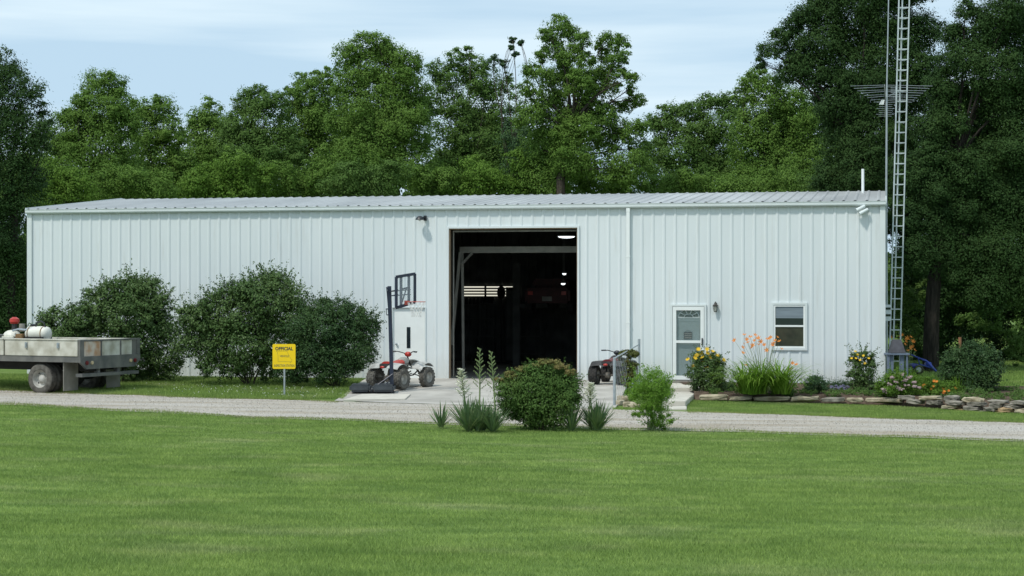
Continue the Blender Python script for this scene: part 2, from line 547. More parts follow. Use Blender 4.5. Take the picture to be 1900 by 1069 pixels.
# ------------------------------------------------------------------ ground sheets
def grid_mesh(name, X, Y, Z, mat, **k):
    ny, nx = X.shape
    V = np.stack([X, Y, Z], axis=2).reshape(-1, 3)
    idx = np.arange(ny*nx).reshape(ny, nx)
    q = np.stack([idx[:-1, :-1], idx[:-1, 1:], idx[1:, 1:], idx[1:, :-1]], axis=2).reshape(-1, 4)
    me = bpy.data.meshes.new(name)
    me.from_pydata(V.tolist(), [], q.tolist())
    me.polygons.foreach_set('use_smooth', [True]*len(me.polygons))
    o = link_mesh(me, name, mat, None)
    tag(o, **k)
    return o
gx = np.concatenate([[-900, -500, -250, -120, -70, -45, -32], np.arange(-24, 24.01, 0.4), [32, 45, 70, 120, 250, 500, 900]])
gy = np.concatenate([[-60, -30, -10, 0, 6], np.arange(10, 60.01, 0.4), [65, 72, 82, 100, 140, 200, 400, 800, 1600]])
XX, YY = np.meshgrid(gx, gy)
grid_mesh('ground', XX, YY, gz(XX, YY) - 0.04 * smooth(0, 1.5, YY - ywall(XX) + 1.5), M['lawn'],
          label='green mown lawn sloping down to the gravel drive', cat='lawn', kind='structure')
def wob(x, s, a):
    return a * (np.sin(x*1.7+s) * 0.5 + np.sin(x*4.1+2*s) * 0.3 + np.sin(x*9.3+3*s) * 0.2)
def lawn_edge(x): return yn(x) + wob(x, 1.0, 0.16)
def far_edge(x): return yf(x) + wob(x, 4.0, 0.14)
rx = np.arange(-60, 60.01, 0.3)
t_ = np.linspace(0, 1, 15)
RX, RT = np.meshgrid(rx, t_)
RY = (lawn_edge(RX) - 0.1) * (1 - RT) + (far_edge(RX) + 0.05) * RT
grid_mesh('gravel_road', RX, RY, gz(RX, RY) + 0.014, M['gravel'], label='pale gravel driveway crossing in front of the metal building',
          cat='driveway', kind='structure')
# loose stones lying on the gravel, so its surface is not a flat sheet
n_st = 60000
sx = rng.uniform(-14, 12.5, n_st); sr = rng.random(n_st)
sy = lawn_edge(sx) * (1 - sr) + far_edge(sx) * sr
s_ = rng.uniform(0.004, 0.013, n_st)
Pst = np.stack([sx, sy, gz(sx, sy) + 0.016 + s_*0.3], axis=1)
Nst = unit(np.stack([rng.normal(size=n_st)*0.4, rng.normal(size=n_st)*0.4, np.ones(n_st)], axis=1))
M['pebble'] = leaf_mat('pebble', [(0.30, 0.28, 0.25), (0.43, 0.41, 0.38), (0.58, 0.56, 0.53)], trans=0.0, rough=0.9)
o = raw_mesh('loose_gravel', leaf_quads(Pst, Nst, s_, s_*0.8), 4, M['pebble'], rnd=rng.random(n_st))
tag(o, kind='stuff', label='loose pale stones scattered over the driveway', cat='gravel')
# concrete apron
ax = np.linspace(0, 1, 24)
AL, AT = np.meshgrid(ax, np.linspace(0, 1, 30))
x_l = -4.25 * (1 - AT) - 4.05 * AT; x_r = 2.35 * (1 - AT) + 3.25 * AT
AX = x_l * (1 - AL) + x_r * AL
AY = (yf(AX) + 0.15 + wob(AX, 2.0, 0.1)) * (1 - AT) + (ywall(AX) + 0.03) * AT
grid_mesh('concrete_apron', AX, AY, gz(AX, AY) + 0.019 + 0.03 * AT, M['concrete'], label='concrete apron in front of the large open doorway', cat='apron', kind='structure')
sp = [(G(637, 746), G(752, 744), G(762, 735), G(672, 735))]
mb = MB()
q = sp[0]
v = [(p.x, p.y, float(gz(p.x, p.y)) + 0.055) for p in q] + [(p.x, p.y, float(gz(p.x, p.y)) - 0.1) for p in q]
mb.add(v, [(0, 1, 2, 3), (0, 4, 5, 1), (1, 5, 6, 2), (2, 6, 7, 3), (3, 7, 4, 0)])
tag(mb.build('concrete_pad', M['concrete_pale']), 'pale strip of concrete in front of the basketball hoop base', 'concrete pad', kind='structure')

# entry steps
def slab(name, px0f, px1f, px1b, px0b, Df, Db, z1, z0, mat, label):
    v = []
    for z in (z1, z0):
        for (p, D) in ((px0f, Df), (px1f, Df), (px1b, Db), (px0b, Db)):
            v.append(((p - 950) / F * D, D, z))
    m = MB().add(v, [(0, 1, 2, 3), (7, 6, 5, 4), (0, 4, 5, 1), (1, 5, 6, 2), (2, 6, 7, 3), (3, 7, 4, 0)])
    o = m.build(name, mat, bevel=0.012)
    return tag(o, label, 'step')
slab('step_slab', 1243, 1297, 1303, 1247, 45.6, 48.05, 0.0, -0.45, M['concrete_pale'], 'upper concrete step slab directly below the white storm door')
slab('step_slab', 1226, 1272, 1293, 1243, 41.6, 45.58, -0.095, -0.5, M['concrete_pale'], 'long lower concrete slab of the walk to the storm door')
slab('step_slab', 1232, 1274, 1274, 1232, 40.6, 41.58, -0.205, -0.5, M['concrete_pale'], 'small bottom slab where the walk meets the gravel')

# ------------------------------------------------------------------ building
DL, XL_ = 52.18, -14.16
TH = math.atan2(5.04, 24.1); CT, ST = math.cos(TH), math.sin(TH)
BL = 24.53; BD = 13.2; EZ = 4.88; RZ = 5.50
bld = empty('metal_building', (XL_, DL, 0), -TH, label='long white ribbed metal workshop building with low grey roof', cat='building')
def S(px, y=0.0):
    k = (px - 950) / F
    # point: X = XL + s*CT + y*ST ; Y = DL - s*ST + y*CT
    return (k * (DL + y*CT) - XL_ - y*ST) / (CT + k * ST)
def ZW(px, py, y=0.0):
    s = S(px, y); D = DL - s*ST + y*CT
    return CH - (py - HY) / F * D
def BW(s, y, z):
    return Vector((XL_ + s*CT + y*ST, DL - s*ST + y*CT, z))
RP = 0.3048; RH = 0.021
def ribs(s0, s1, ph=0.10):
    pts = [(s0, 0.0)]
    k = math.floor((s0 - ph) / RP) - 1
    prof = [(-0.050, 0), (-0.018, RH), (0.018, RH), (0.050, 0), (0.15, 0.0015), (0.20, 0)]
    def h(s):
        d = (s - ph) % RP
        if d > RP - 0.048: d -= RP
        for (a, b) in zip(prof[:-1], prof[1:]):
            if a[0] <= d <= b[0]:
                return a[1] + (b[1]-a[1]) * (d-a[0])/(b[0]-a[0])
        return 0.0
    out = [(s0, h(s0))]
    c = ph + k*RP
    while c < s1 + 1:
        for (d, hh) in prof:
            if s0 + 1e-4 < c + d < s1 - 1e-4: out.append((c + d, hh))
        c += RP
    out.append((s1, h(s1)))
    return out
def panel(mb, s0, s1, z0, z1, fn=None, ph=0.10):
    if s1 - s0 < 1e-3 or z1 - z0 < 1e-3: return
    pr = ribs(s0, s1, ph)
    if fn is None: fn = lambda s, h, z: (s, -h, z)
    v = [fn(s, h, z0) for s, h in pr] + [fn(s, h, z1) for s, h in pr]
    n = len(pr)
    mb.add(v, [(i, i+1, n+i+1, n+i) for i in range(n-1)])
GD = (S(833), S(1072), 0.0, ZW(950, 423))
MD = (S(728), S(790), 0.03, ZW(760, 570))
SD = (S(1246.5), S(1308.5), 0.06, ZW(1277, 567))
WN = (S(1433.5), S(1496), ZW(1465, 648), ZW(1465, 563.5))
opens = [GD, MD, SD, WN]
xs = sorted({0.0, BL} | {o[0] for o in opens} | {o[1] for o in opens})
mb = MB()
for a, b in zip(xs[:-1], xs[1:]):
    z = 0.02
    for o_ in opens:
        if o_[0] < (a+b)/2 < o_[1]:
            panel(mb, a, b, z, o_[2]); z = o_[3]
    panel(mb, a, b, z, EZ)
mb.build('front_wall', M['wall'], bld)
# gable side walls and rear wall (with a high louvred light opening)
def roofz(y): return EZ - 0.02 + (RZ - EZ) * (1 - abs(y - BD/2) / (BD/2))
for nm, x0, sg in (('side_wall', 0.0, 1), ('side_wall', BL, -1)):
    mb = MB()
    pr = ribs(0, BD)
    v = [(x0 - sg*h, s, -0.03) for s, h in pr] + [(x0 - sg*h, s, roofz(s)) for s, h in pr]
    n = len(pr)
    mb.add(v, [(i, i+1, n+i+1, n+i) for i in range(n-1)])
    mb.build(nm, M['wall'], bld)
BWN = (S(861, BD), S(963, BD), ZW(912, 551, BD), ZW(912, 530, BD))
mb = MB()
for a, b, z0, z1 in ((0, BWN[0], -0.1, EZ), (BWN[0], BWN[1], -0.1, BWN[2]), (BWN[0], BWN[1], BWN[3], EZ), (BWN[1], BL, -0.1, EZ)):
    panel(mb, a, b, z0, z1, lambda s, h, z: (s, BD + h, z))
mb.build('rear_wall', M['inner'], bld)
bw = MB().box(BWN[0], BWN[1], BD - 0.02, BD + 0.0, BWN[2], BWN[3]).build('rear_window', M['pane_glow'], bld)
mb = MB()
for k in range(5):
    z = BWN[2] + (BWN[3]-BWN[2]) * (k + 0.0) / 4.0
    mb.box(BWN[0], BWN[1], BD-0.07, BD-0.022, z-0.028, z+0.028)
sm = BWN[0] + (BWN[1]-BWN[0]) * 0.40
mb.box(sm-0.035, sm+0.035, BD-0.10, BD-0.072, BWN[2], BWN[3])
mb.build('louvre_bars', M['inner'], bw)
# slab, floor and interior lining
MB().box(-0.02, BL+0.02, -0.035, BD+0.03, -0.5, 0.0).build('foundation', M['concrete'], bld)
mb = MB()
mb.box(0.02, BL-0.02, 0.18, 0.20, 0.004, 0.006)
mb = MB()
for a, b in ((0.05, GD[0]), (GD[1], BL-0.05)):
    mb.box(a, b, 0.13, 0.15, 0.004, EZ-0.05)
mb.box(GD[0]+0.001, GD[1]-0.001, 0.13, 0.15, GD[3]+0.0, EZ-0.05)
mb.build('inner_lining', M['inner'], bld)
# roof: two ribbed slopes overhanging the gutter
mb = MB()
for side in (0, 1):
    pr = ribs(-0.06, BL+0.05, 0.02)
    ye, zb = (-0.10, EZ + 0.00)
    v = []
    for (s, h) in pr:
        hh = h*1.15
        y = ye if side == 0 else BD - ye
        v.append((s, y, zb - 0.008 + hh))
    for (s, h) in pr:
        v.append((s, BD/2, RZ + h*1.15 + (0.0 if side == 0 else 0.0)))
    n = len(pr)
    mb.add(v, [(i, i+1, n+i+1, n+i) for i in range(n-1)])
roof = mb.build('roof', M['roof'], bld)
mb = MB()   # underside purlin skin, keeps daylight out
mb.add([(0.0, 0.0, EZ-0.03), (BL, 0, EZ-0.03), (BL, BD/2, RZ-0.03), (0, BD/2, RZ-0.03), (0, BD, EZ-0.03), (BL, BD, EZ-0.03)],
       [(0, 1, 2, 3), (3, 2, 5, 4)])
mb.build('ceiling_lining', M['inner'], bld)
# rake trims at both gable ends
for x0 in (-0.085, BL+0.052):
    mb = MB()
    for (y0, z0, y1, z1) in ((-0.1, EZ-0.13, BD/2, RZ-0.12), (BD+0.1, EZ-0.13, BD/2, RZ-0.12)):
        v = [(x0, y0, z0), (x0+0.03, y0, z0), (x0+0.03, y1, z1), (x0, y1, z1)]
        v += [(a, b, c+0.165) for a, b, c in v]
        mb.add(v, [(0,1,2,3), (4,5,6,7), (0,1,5,4), (3,2,6,7), (0,3,7,4), (1,2,6,5)])
    mb.build('rake_trim', M['trim'], bld)
# gutter with downspout
mb = MB()
prof = [(-0.035, EZ-0.135), (-0.115, EZ-0.135), (-0.14, EZ-0.10), (-0.14, EZ-0.035), (-0.15, EZ-0.025), (-0.15, EZ-0.012), (-0.135, EZ-0.012), (-0.130, EZ-0.03), (-0.040, EZ-0.03)]
mb.prism(prof, 0, -0.07, BL+0.06)
gut = mb.build('gutter', M['trim'], bld)
ds = S(1165.5, -0.08)
mb = MB()
mb.box(ds-0.045, ds+0.045, -0.115, -0.045, 0.12, EZ-0.16)
mb.box(ds-0.05, ds+0.05, -0.12, -0.04, EZ-0.24, EZ-0.137)
mb.box(ds-0.055, ds+0.055, -0.123, -0.036, 3.4, 3.44)
mb.box(ds-0.055, ds+0.055, -0.123, -0.036, 1.6, 1.64)
mb.box(ds-0.045, ds+0.045, -0.30, -0.116, 0.12, 0.20)
mb.build('downspout', M['white'], bld)
mb = MB()
mb.box(-0.05, 0.10, -0.052, -0.036, 0.0, EZ-0.14); mb.box(-0.052, -0.04, -0.036, 0.12, 0, EZ-0.14)
mb.build('corner_trim', M['trim'], bld)
mb = MB()
mb.box(BL-0.09, BL+0.05, -0.052, -0.036, 0.0, EZ-0.14); mb.box(BL+0.038, BL+0.052, -0.036, 0.12, 0, EZ-0.14)
mb.build('corner_trim', M['trim'], bld)
mb = MB()
mb.box(0.1, GD[0]-0.02, -0.046, -0.002, 0.0, 0.035); mb.box(GD[1]+0.02, SD[0]-0.03, -0.046, -0.002, 0, 0.035); mb.box(SD[1]+0.03, BL-0.1, -0.046, -0.002, 0, 0.035)
mb.build('base_trim', M['galv'], bld)
# big doorway: jambs, header, track and door rollers
g0, g1, _, gt = GD
mb = MB()
mb.box(g0-0.05, g0+0.005, -0.048, 0.02, 0.0, gt+0.05)
mb.box(g1-0.005, g1+0.05, -0.048, 0.02, 0.0, gt+0.05)
mb.box(g0+0.006, g1-0.006, -0.048, 0.02, gt-0.005, gt+0.05)
dw = mb.build('garage_doorway', M['wall'], bld)
mb = MB()
mb.box(g0+0.006, g0+0.03, -0.02, 0.128, 0.0, gt-0.01)
mb.box(g0+0.03, g1-0.006, 0.0, 0.128, gt-0.035, gt-0.008)
mb.box(g1-0.03, g1-0.006, 0.02, 0.128, 0.0, gt-0.036)
mb.build('wooden_jamb', M['wood'], dw)
mb = MB()
mb.box(g0+0.075, g0+0.105, 0.16, 0.20, 0.0, gt-0.10)
mb.box(g0+0.075, g1, 0.16, 0.20, gt-0.10, gt-0.06)
mb.build('door_track', M['steel_cream'], dw)
# rolled header beam, brace and posts of the steel frame behind the door
def PB(px, py, y): return (S(px, y), y, ZW(px, py, y))
yb = 1.6
mb = MB()
a = PB(853, 459, yb); b = PB(1085, 457, yb)
mb.box(a[0], b[0], yb, yb+0.2, PB(960, 469, yb)[2], PB(960, 457.5, yb)[2])
def bar(mb, p, q, r, n=4): mb.tube([p, q], r, n)
bar(mb, PB(854, 468, yb), PB(838, 640, yb), 0.05)
bar(mb, PB(858, 468, yb+0.1), PB(860, 690, yb+0.1), 0.045)
bar(mb, PB(856, 491, yb), PB(876, 470, yb), 0.04)
mb.build('steel_frame', M['steel_cream'], bld)
# shop lights hanging inside
for (px, py, y, w) in ((1051, 438.5, 3.2, 0.28), (1047, 507, 6.2, 0.07), (1045, 525.5, 7.2, 0.08)):
    p = PB(px, py, y)
    l = MB().lathe([(0.02, 0.10), (w*0.7, 0.06), (w, 0.0), (w*0.96, -0.005)], p, (0, 0, 1), 20).build('ceiling_lamp', M['inner'], bld)
    MB().ball((p[0], p[1], p[2]-0.01), (w*0.9, w*0.9, 0.05), 16, 6).build('lit_bulb', M['tube_lit'], l, shade=True)
    MB().tube([(p[0], p[1], p[2]+0.08), (p[0], p[1], roofz(y)-0.03)], 0.012, 5).build('lamp_cord', M['inner'], l)
# flush white door with a narrow window
m0, m1, mz0, mz1 = MD
mb = MB()
mb.box(m0+0.02, m1-0.02, 0.02, 0.06, mz0+0.01, mz1-0.03)
md = mb.build('side_door', M['white'], bld)
mb = MB()
mb.box(m0-0.01, m0+0.019, -0.04, 0.07, mz0, mz1+0.01); mb.box(m1-0.019, m1+0.01, -0.04, 0.07, mz0, mz1+0.01)
mb.box(m0+0.02, m1-0.02, -0.04, 0.07, mz1-0.02, mz1+0.01)
mb.build('door_frame', M['trim'], md)
p0 = PB(754.5, 646, 0.0); p1 = PB(760.5, 607, 0.0)
MB().box(p0[0], p1[0]+0.01, 0.010, 0.018, p0[2], p1[2]).build('pane', M['glass_dark'], md)
MB().ball((m0+0.12, -0.02, 1.0), 0.035).tube([(m0+0.12, 0.02, 1.0), (m0+0.12, -0.02, 1.0)], 0.015).build('handle', M['galv'], md, shade=True)
# storm door
s0, s1, z0, z1 = SD
mb = MB()
mb.box(s0-0.035, s0+0.02, -0.05, 0.10, z0-0.02, z1+0.03); mb.box(s1-0.02, s1+0.035, -0.05, 0.10, z0-0.02, z1+0.03)
mb.box(s0+0.02, s1-0.02, -0.05, 0.10, z1-0.02, z1+0.03)
fr = mb.build('door_frame', M['trim'], bld)
mb = MB()
a, b = s0+0.03, s1-0.03; zz0, zz1 = z0+0.02, z1-0.03; zm = ZW(1277, 634)
mb.box(a, a+0.095, -0.045, -0.015, zz0, zz1); mb.box(b-0.095, b, -0.045, -0.015, zz0, zz1)
mb.box(a+0.095, b-0.095, -0.045, -0.015, zz1-0.10, zz1); mb.box(a+0.095, b-0.095, -0.045, -0.015, zz0, zz0+0.11)
mb.box(a+0.095, b-0.095, -0.045, -0.015, zm-0.035, zm+0.035)
st = mb.build('storm_door', M['white'], bld)
MB().box(a+0.095, b-0.095, -0.032, -0.028, zm+0.035, zz1-0.10).build('pane', M['glass'], st)
MB().box(a+0.095, b-0.095, -0.032, -0.028, zz0+0.11, zm-0.035).build('pane', M['glass'], st)
MB().box(b-0.06, b-0.03, -0.085, -0.046, zm-0.10, zm+0.10).build('handle', M['black'], st)
idr = MB().box(s0+0.02, s1-0.02, 0.05, 0.09, z0, z1-0.02).build('entry_door', M['door_grey'], bld)
cx = (s0+s1)/2; fz = ZW(1277, 588.5); fr_ = 0.27
MB().prism([(cx+math.cos(t)*fr_*1.1, fz-0.02+math.sin(t)*fr_*0.84) for t in np.linspace(0, math.pi, 16)], 1, 0.0445, 0.049).build('fan_surround', M['trim'], idr)
mb = MB()
for k in range(5):
    a0 = math.pi*k/5+0.07; a1 = math.pi*(k+1)/5-0.07
    pts = [(cx+math.cos(t)*fr_*q, fz+math.sin(t)*fr_*0.72*q) for q, ts in ((1.0, np.linspace(a0, a1, 6)), (0.48, np.linspace(a1, a0, 6))) for t in ts]
    mb.prism(pts, 1, 0.038, 0.044)
pts = [(cx+math.cos(t)*0.115, fz+math.sin(t)*0.075) for t in np.linspace(0, math.pi, 10)]
mb.prism(pts, 1, 0.038, 0.044)
mb.build('fan_light', M['glass_dark'], idr)
MB().box(cx-0.30, cx+0.30, 0.043, 0.05, fz-0.12, fz-0.105).build('moulding', M['door_grey'], idr)
# small striped plaque hanging on the door
fx0, fx1 = PB(1268.5, 622, 0)[0], PB(1284, 622, 0)[0]
fz0, fz1 = ZW(1276, 629), ZW(1276, 616)
pl = MB().box(fx0, fx1, 0.030, 0.042, fz0, fz1).build('door_plaque', M['black'], idr)
mb = MB()
for k in range(3):
    zz = fz0 + 0.02 + k*0.055
    mb.box(fx0+0.02, fx1-0.01, 0.024, 0.0295, zz, zz+0.022)
mb.build('stripes', M['steel_cream'], pl)
MB().tube([(fx0+0.04, 0.036, fz1), ((fx0+fx1)/2, 0.036, fz1+0.06), (fx1-0.04, 0.036, fz1)], 0.004, 4).build('hanger', M['black'], pl)
MB().box(s0-0.0, s1+0.0, -0.09, 0.0, 0.0, 0.058).build('door_sill', M['concrete_edge'], bld)
# window
s0, s1, z0, z1 = WN
mb = MB()
mb.box(s0-0.03, s0+0.03, -0.05, 0.06, z0-0.03, z1+0.03); mb.box(s1-0.03, s1+0.03, -0.05, 0.06, z0-0.03, z1+0.03)
mb.box(s0+0.03, s1-0.03, -0.05, 0.06, z1-0.03, z1+0.03); mb.box(s0+0.03, s1-0.03, -0.05, 0.06, z0-0.03, z0+0.03)
wi = mb.build('window', M['trim'], bld)
zm = ZW(1465, 605)
mb = MB()
mb.box(s0+0.031, s0+0.075, -0.035, 0.02, z0+0.031, z1-0.031); mb.box(s1-0.075, s1-0.031, -0.035, 0.02, z0+0.031, z1-0.031)
for zc in (z0+0.055, zm, z1-0.055):
    mb.box(s0+0.075, s1-0.075, -0.035, 0.02, zc-0.024, zc+0.024)
mb.build('sash', M['white'], wi)
zb_ = ZW(1465, 590.5)
MB().box(s0+0.075, s1-0.075, -0.01, -0.005, z0+0.079, zm-0.024).build('pane', M['glass_low'], wi)
MB().box(s0+0.075, s1-0.075, -0.01, -0.005, zm+0.024, zb_-0.001).build('pane', M['glass_dark'], wi)
MB().box(s0+0.075, s1-0.075, -0.01, -0.005, zb_, z1-0.079).build('blind', M['blind'], wi)
# lights fixed to the wall
p = PB(1327.5, 566, -0.1); y = -0.11
mb = MB()
mb.box(p[0]-0.04, p[0]+0.04, -0.06, -0.035, p[2]-0.10, p[2]+0.06)
mb.tube([(p[0], -0.06, p[2]), (p[0], y, p[2]+0.03)], 0.012, 6)
mb.lathe([(0.012, 0.09), (0.02, 0.05), (0.075, -0.01), (0.075, -0.03)], (p[0], y, p[2]), (0, 0, 1), 8)
mb.lathe([(0.03, -0.19), (0.05, -0.17)], (p[0], y, p[2]), (0, 0, 1), 8)
for k in range(6):
    a = k*math.pi/3
    mb.tube([(p[0]+0.068*math.cos(a), y+0.068*math.sin(a), p[2]-0.03), (p[0]+0.045*math.cos(a), y+0.045*math.sin(a), p[2]-0.17)], 0.006, 4)
sc = mb.build('wall_lantern', M['bronze'], bld)
MB().lathe([(0.062, -0.03), (0.042, -0.17)], (p[0], y, p[2]), (0, 0, 1), 10).build('lamp_glass', M['lamp_glass'], sc, shade=True)
p = PB(781, 406, -0.2)
mb = MB()
mb.box(p[0]+0.05, p[0]+0.13, -0.10, -0.035, p[2]-0.05, p[2]+0.09)
mb.tube([(p[0]+0.09, -0.10, p[2]+0.05), (p[0], -0.22, p[2]+0.02)], 0.018, 6)
mb.lathe([(0.03, 0.075), (0.08, 0.05), (0.115, 0.0), (0.125, -0.03)], (p[0]-0.02, -0.24, p[2]), (0, 0, 1), 16, cap=False)
yl = mb.build('yard_lamp', M['black'], bld, shade=True)
MB().ball((p[0]-0.02, -0.24, p[2]-0.02), (0.045, 0.045, 0.05)).build('bulb', M['white'], yl, shade=True)
p = PB(1600, 390, -0.15)
fl = MB().box(p[0]-0.05, p[0]+0.05, -0.07, -0.035, p[2]-0.05, p[2]+0.05).build('floodlight', M['white'], bld)
for (dx, dz) in ((-0.03, 0.05), (0.05, -0.04)):
    h = MB().lathe([(0.035, -0.13), (0.045, -0.10), (0.05, 0.0), (0.058, 0.13), (0.045, 0.132)], (p[0]+dx-0.01, -0.17, p[2]+dz), (-0.85, -0.25, -0.5), 14).build('lamp_head', M['trim'], fl, shade=True)
    MB().tube([(p[0], -0.07, p[2]), (p[0]+dx, -0.15, p[2]+dz)], 0.012, 5).build('arm', M['galv'], h)
# roof vent pipe
p = PB(1601, 358, BD*0.42)
MB().lathe([(0.042, 0.0), (0.042, 0.72), (0.038, 0.72)], (p[0], BD*0.42, roofz(BD*0.42)-0.0), (0, 0, 1), 14).build('vent_pipe', M['white'], bld, shade=True)
# window air conditioner poking out of the right-hand wall
mb = MB().box(BL+0.03, BL+0.20, 0.5, 1.0, ZW(1640, 596), ZW(1640, 566))
ac = mb.build('air_conditioner', M['trim'], bld, bevel=0.01)
for z in (0.12, 0.30):
    mb = MB()
    mb.box(BL+0.045, BL+0.19, 0.485, 0.499, ZW(1640, 596)+z, ZW(1640, 596)+z+0.06)
    mb.build('grille', M['glass_dark'], ac)
# ------------------------------------------------------------------ trees
M['bark'] = new_mat('bark', (0.045, 0.038, 0.03), 0.95, c2=(0.10, 0.085, 0.068), scale=6, stretch=(3, 3, 0.5), bump=0.6, bscale=12, spec=0.1)
M['bark_dark'] = new_mat('bark_dark', (0.02, 0.018, 0.015), 0.95, c2=(0.045, 0.038, 0.032), scale=6, stretch=(3, 3, 0.5), bump=0.6, bscale=12, spec=0.1)
M['leaf_mid'] = leaf_mat('leaf_mid', [(0.065, 0.137, 0.020), (0.120, 0.215, 0.038), (0.182, 0.292, 0.064)], 0.32, nscale=0.35)
M['leaf_deep'] = leaf_mat('leaf_deep', [(0.055, 0.115, 0.022), (0.095, 0.175, 0.038), (0.15, 0.235, 0.065)], 0.30, nscale=0.35)
M['leaf_warm'] = leaf_mat('leaf_warm', [(0.065, 0.14, 0.018), (0.12, 0.22, 0.032), (0.18, 0.295, 0.055)], 0.3, nscale=0.4)
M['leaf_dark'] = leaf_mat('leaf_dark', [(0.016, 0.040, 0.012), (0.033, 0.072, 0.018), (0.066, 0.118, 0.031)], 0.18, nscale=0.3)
M['leaf_cool'] = leaf_mat('leaf_cool', [(0.03, 0.07, 0.03), (0.055, 0.11, 0.045), (0.10, 0.16, 0.07)], 0.2, nscale=0.5)

DM = 2.0
def limb(mb, a, b, r0, r1, bend=0.12, n=6, k=5):
    a = Vector(a); b = Vector(b)
    L = (b - a).length
    off = Vector((random.uniform(-1, 1), random.uniform(-1, 1), random.uniform(0.2, 1))) * L * bend
    pts = []; rr = []
    for i in range(k+1):
        t = i / k
        pts.append(a.lerp(b, t) + off * math.sin(math.pi*t) * 0.8)
        rr.append(r0*(1-t) + r1*t)
    mb.tube(pts, rr, n)
    return pts

def tree(name, base_px, D, lobes, mat, label, cat='tree', leaf=None, trunk_r=0.18, dens=2.6, bark='bark', group='trees behind the building',
         fork=None, clump=0.33, thick=1.0, base=None, spread=0.6, droop=0.0, twigs=True, back=0.35, wid=0.55, minleaf=2.3, **kw):
    b = base if base is not None else onground(base_px, D)
    e = empty(name, b, label=label, cat=cat, group=group)
    s = D / F
    if leaf is None: leaf = minleaf * D / 1779.0 * 0.5
    L3 = []
    for q in lobes:
        px, py, r = q[:3]
        dz = q[3] if len(q) > 3 else random.uniform(-spread, spread) * max(r * s, 0.8)
        DD = D + dz
        c = at(px, py, DD)
        R = r * s
        L3.append((c.x, c.y, c.z, R*1.06, R*thick, R*0.98))
    V, R_ = crown(L3, leaf, dens=dens*DM, clump=clump, back=back, droop=droop, wid=wid, **kw)
    raw_mesh('crown', V, 4, mat, e, rnd=R_, off=b)
    # trunk and limbs
    mb = MB()
    xs_ = np.array([l[0] for l in L3]); zs_ = np.array([l[2] for l in L3])
    top = Vector((float(np.mean(xs_)), D, float(np.percentile(zs_, 75))))
    fk = Vector(fork) if fork is not None else Vector((b.x*0.65 + top.x*0.35, D, b.z + (top.z-b.z)*0.38))
    limb(mb, b - Vector((0, 0, 0.3)), fk, trunk_r*1.15, trunk_r*0.8, 0.04, 9, 6)
    hub = fk.lerp(top, 0.55)
    limb(mb, fk, hub, trunk_r*0.78, trunk_r*0.45, 0.08, 7, 5)
    for (x, y, z, rx, ry, rz) in L3:
        c = Vector((x, y, z))
        st = fk.lerp(hub, min(1.0, max(0.0, (z - fk.z) / max(hub.z - fk.z, 0.5))) * random.uniform(0.4, 1.0))
        pts = limb(mb, st, c, trunk_r*0.24, trunk_r*0.05, 0.14, 5, 5)
        if twigs:
            for _ in range(4):
                d = Vector((random.uniform(-1, 1), random.uniform(-1, 1), random.uniform(-0.3, 1))).normalized()
                limb(mb, pts[random.choice((3, 4, 5))], c + d*rx*0.75, trunk_r*0.05, 0.008, 0.1, 4, 3)
    mb.build('trunk', M[bark], e, off=b)
    return e

tree('broadleaf_tree', 20, 64, [(-12,132,40),(26,150,32),(60,165,22),(20,190,45),(78,198,16),(90,230,10),(-25,240,70),(36,250,48),(70,268,24),(0,330,70),(38,330,40),(-25,430,80),(0,520,70),(-45,600,80),(8,460,40)],
     M['leaf_dark'], 'dark tree with drooping feathery crown at the far left edge', bark='bark_dark', dens=1.7, droop=0.5, clump=0.4)
tree('broadleaf_tree', 180, 78, [(185,160,30),(213,152,20),(228,190,26),(195,215,46),(150,180,16),(155,215,26),(228,235,30),(120,255,42),(190,280,60),(95,305,50),(60,345,45),(150,335,60),(215,330,55),(105,370,50)],
     M['leaf_mid'], 'bushy green tree with a rounded two-lobed top, left behind the roof')
tree('broadleaf_tree', 290, 82, [(262,205,22),(305,205,28),(280,245,42),(318,250,26),(285,300,48),(330,320,40),(250,340,50),(320,365,50)],
     M['leaf_mid'], 'narrow green tree with twin tops right of the two-lobed tree')
tree('broadleaf_tree', 385, 86, [(365,222,18),(392,212,24),(418,235,20),(385,255,38),(355,255,18),(415,285,40),(370,310,50),(420,345,50)],
     M['leaf_mid'], 'small low tree under the lowest dip of the skyline on the left')
tree('broadleaf_tree', 475, 82, [(455,195,26),(482,185,24),(508,195,26),(440,235,30),(490,235,42),(455,275,45),(520,275,42),(480,320,55),(530,340,50)],
     M['leaf_deep'], 'rounded mid-green tree left of the ragged fine-twigged tree')
tree('broadleaf_tree', 585, 85, [(542,165,14),(562,150,16),(590,148,16),(612,140,15),(545,195,22),(580,185,34),(620,180,26),(560,235,45),(612,240,50),(585,300,60),(640,330,50)],
     M['leaf_mid'], 'ragged tree with fine airy top left of the tallest round crown')
tree('broadleaf_tree', 705, 76, [(672,88,24),(700,82,20),(640,108,26),(722,100,24),(755,118,30),(692,130,45),(745,160,46),(650,155,30),(775,180,24),(690,205,55),(640,230,30),(755,225,45),(700,280,60),(640,300,45),(765,300,45)],
     M['leaf_mid'], 'tall dense tree with a broad rounded crown left of centre', trunk_r=0.26)
tree('broadleaf_tree', 860, 80, [(815,130,20),(845,110,18),(872,100,12),(880,128,24),(838,150,32),(900,150,28),(930,155,22),(810,185,28),(868,195,40),(925,205,38),(835,240,42),(900,265,45),(860,310,50),(940,290,40),(820,330,42)],
     M['leaf_deep'], 'loose tree with small gaps between the rounded crown and the tall open tree', dens=2.2)
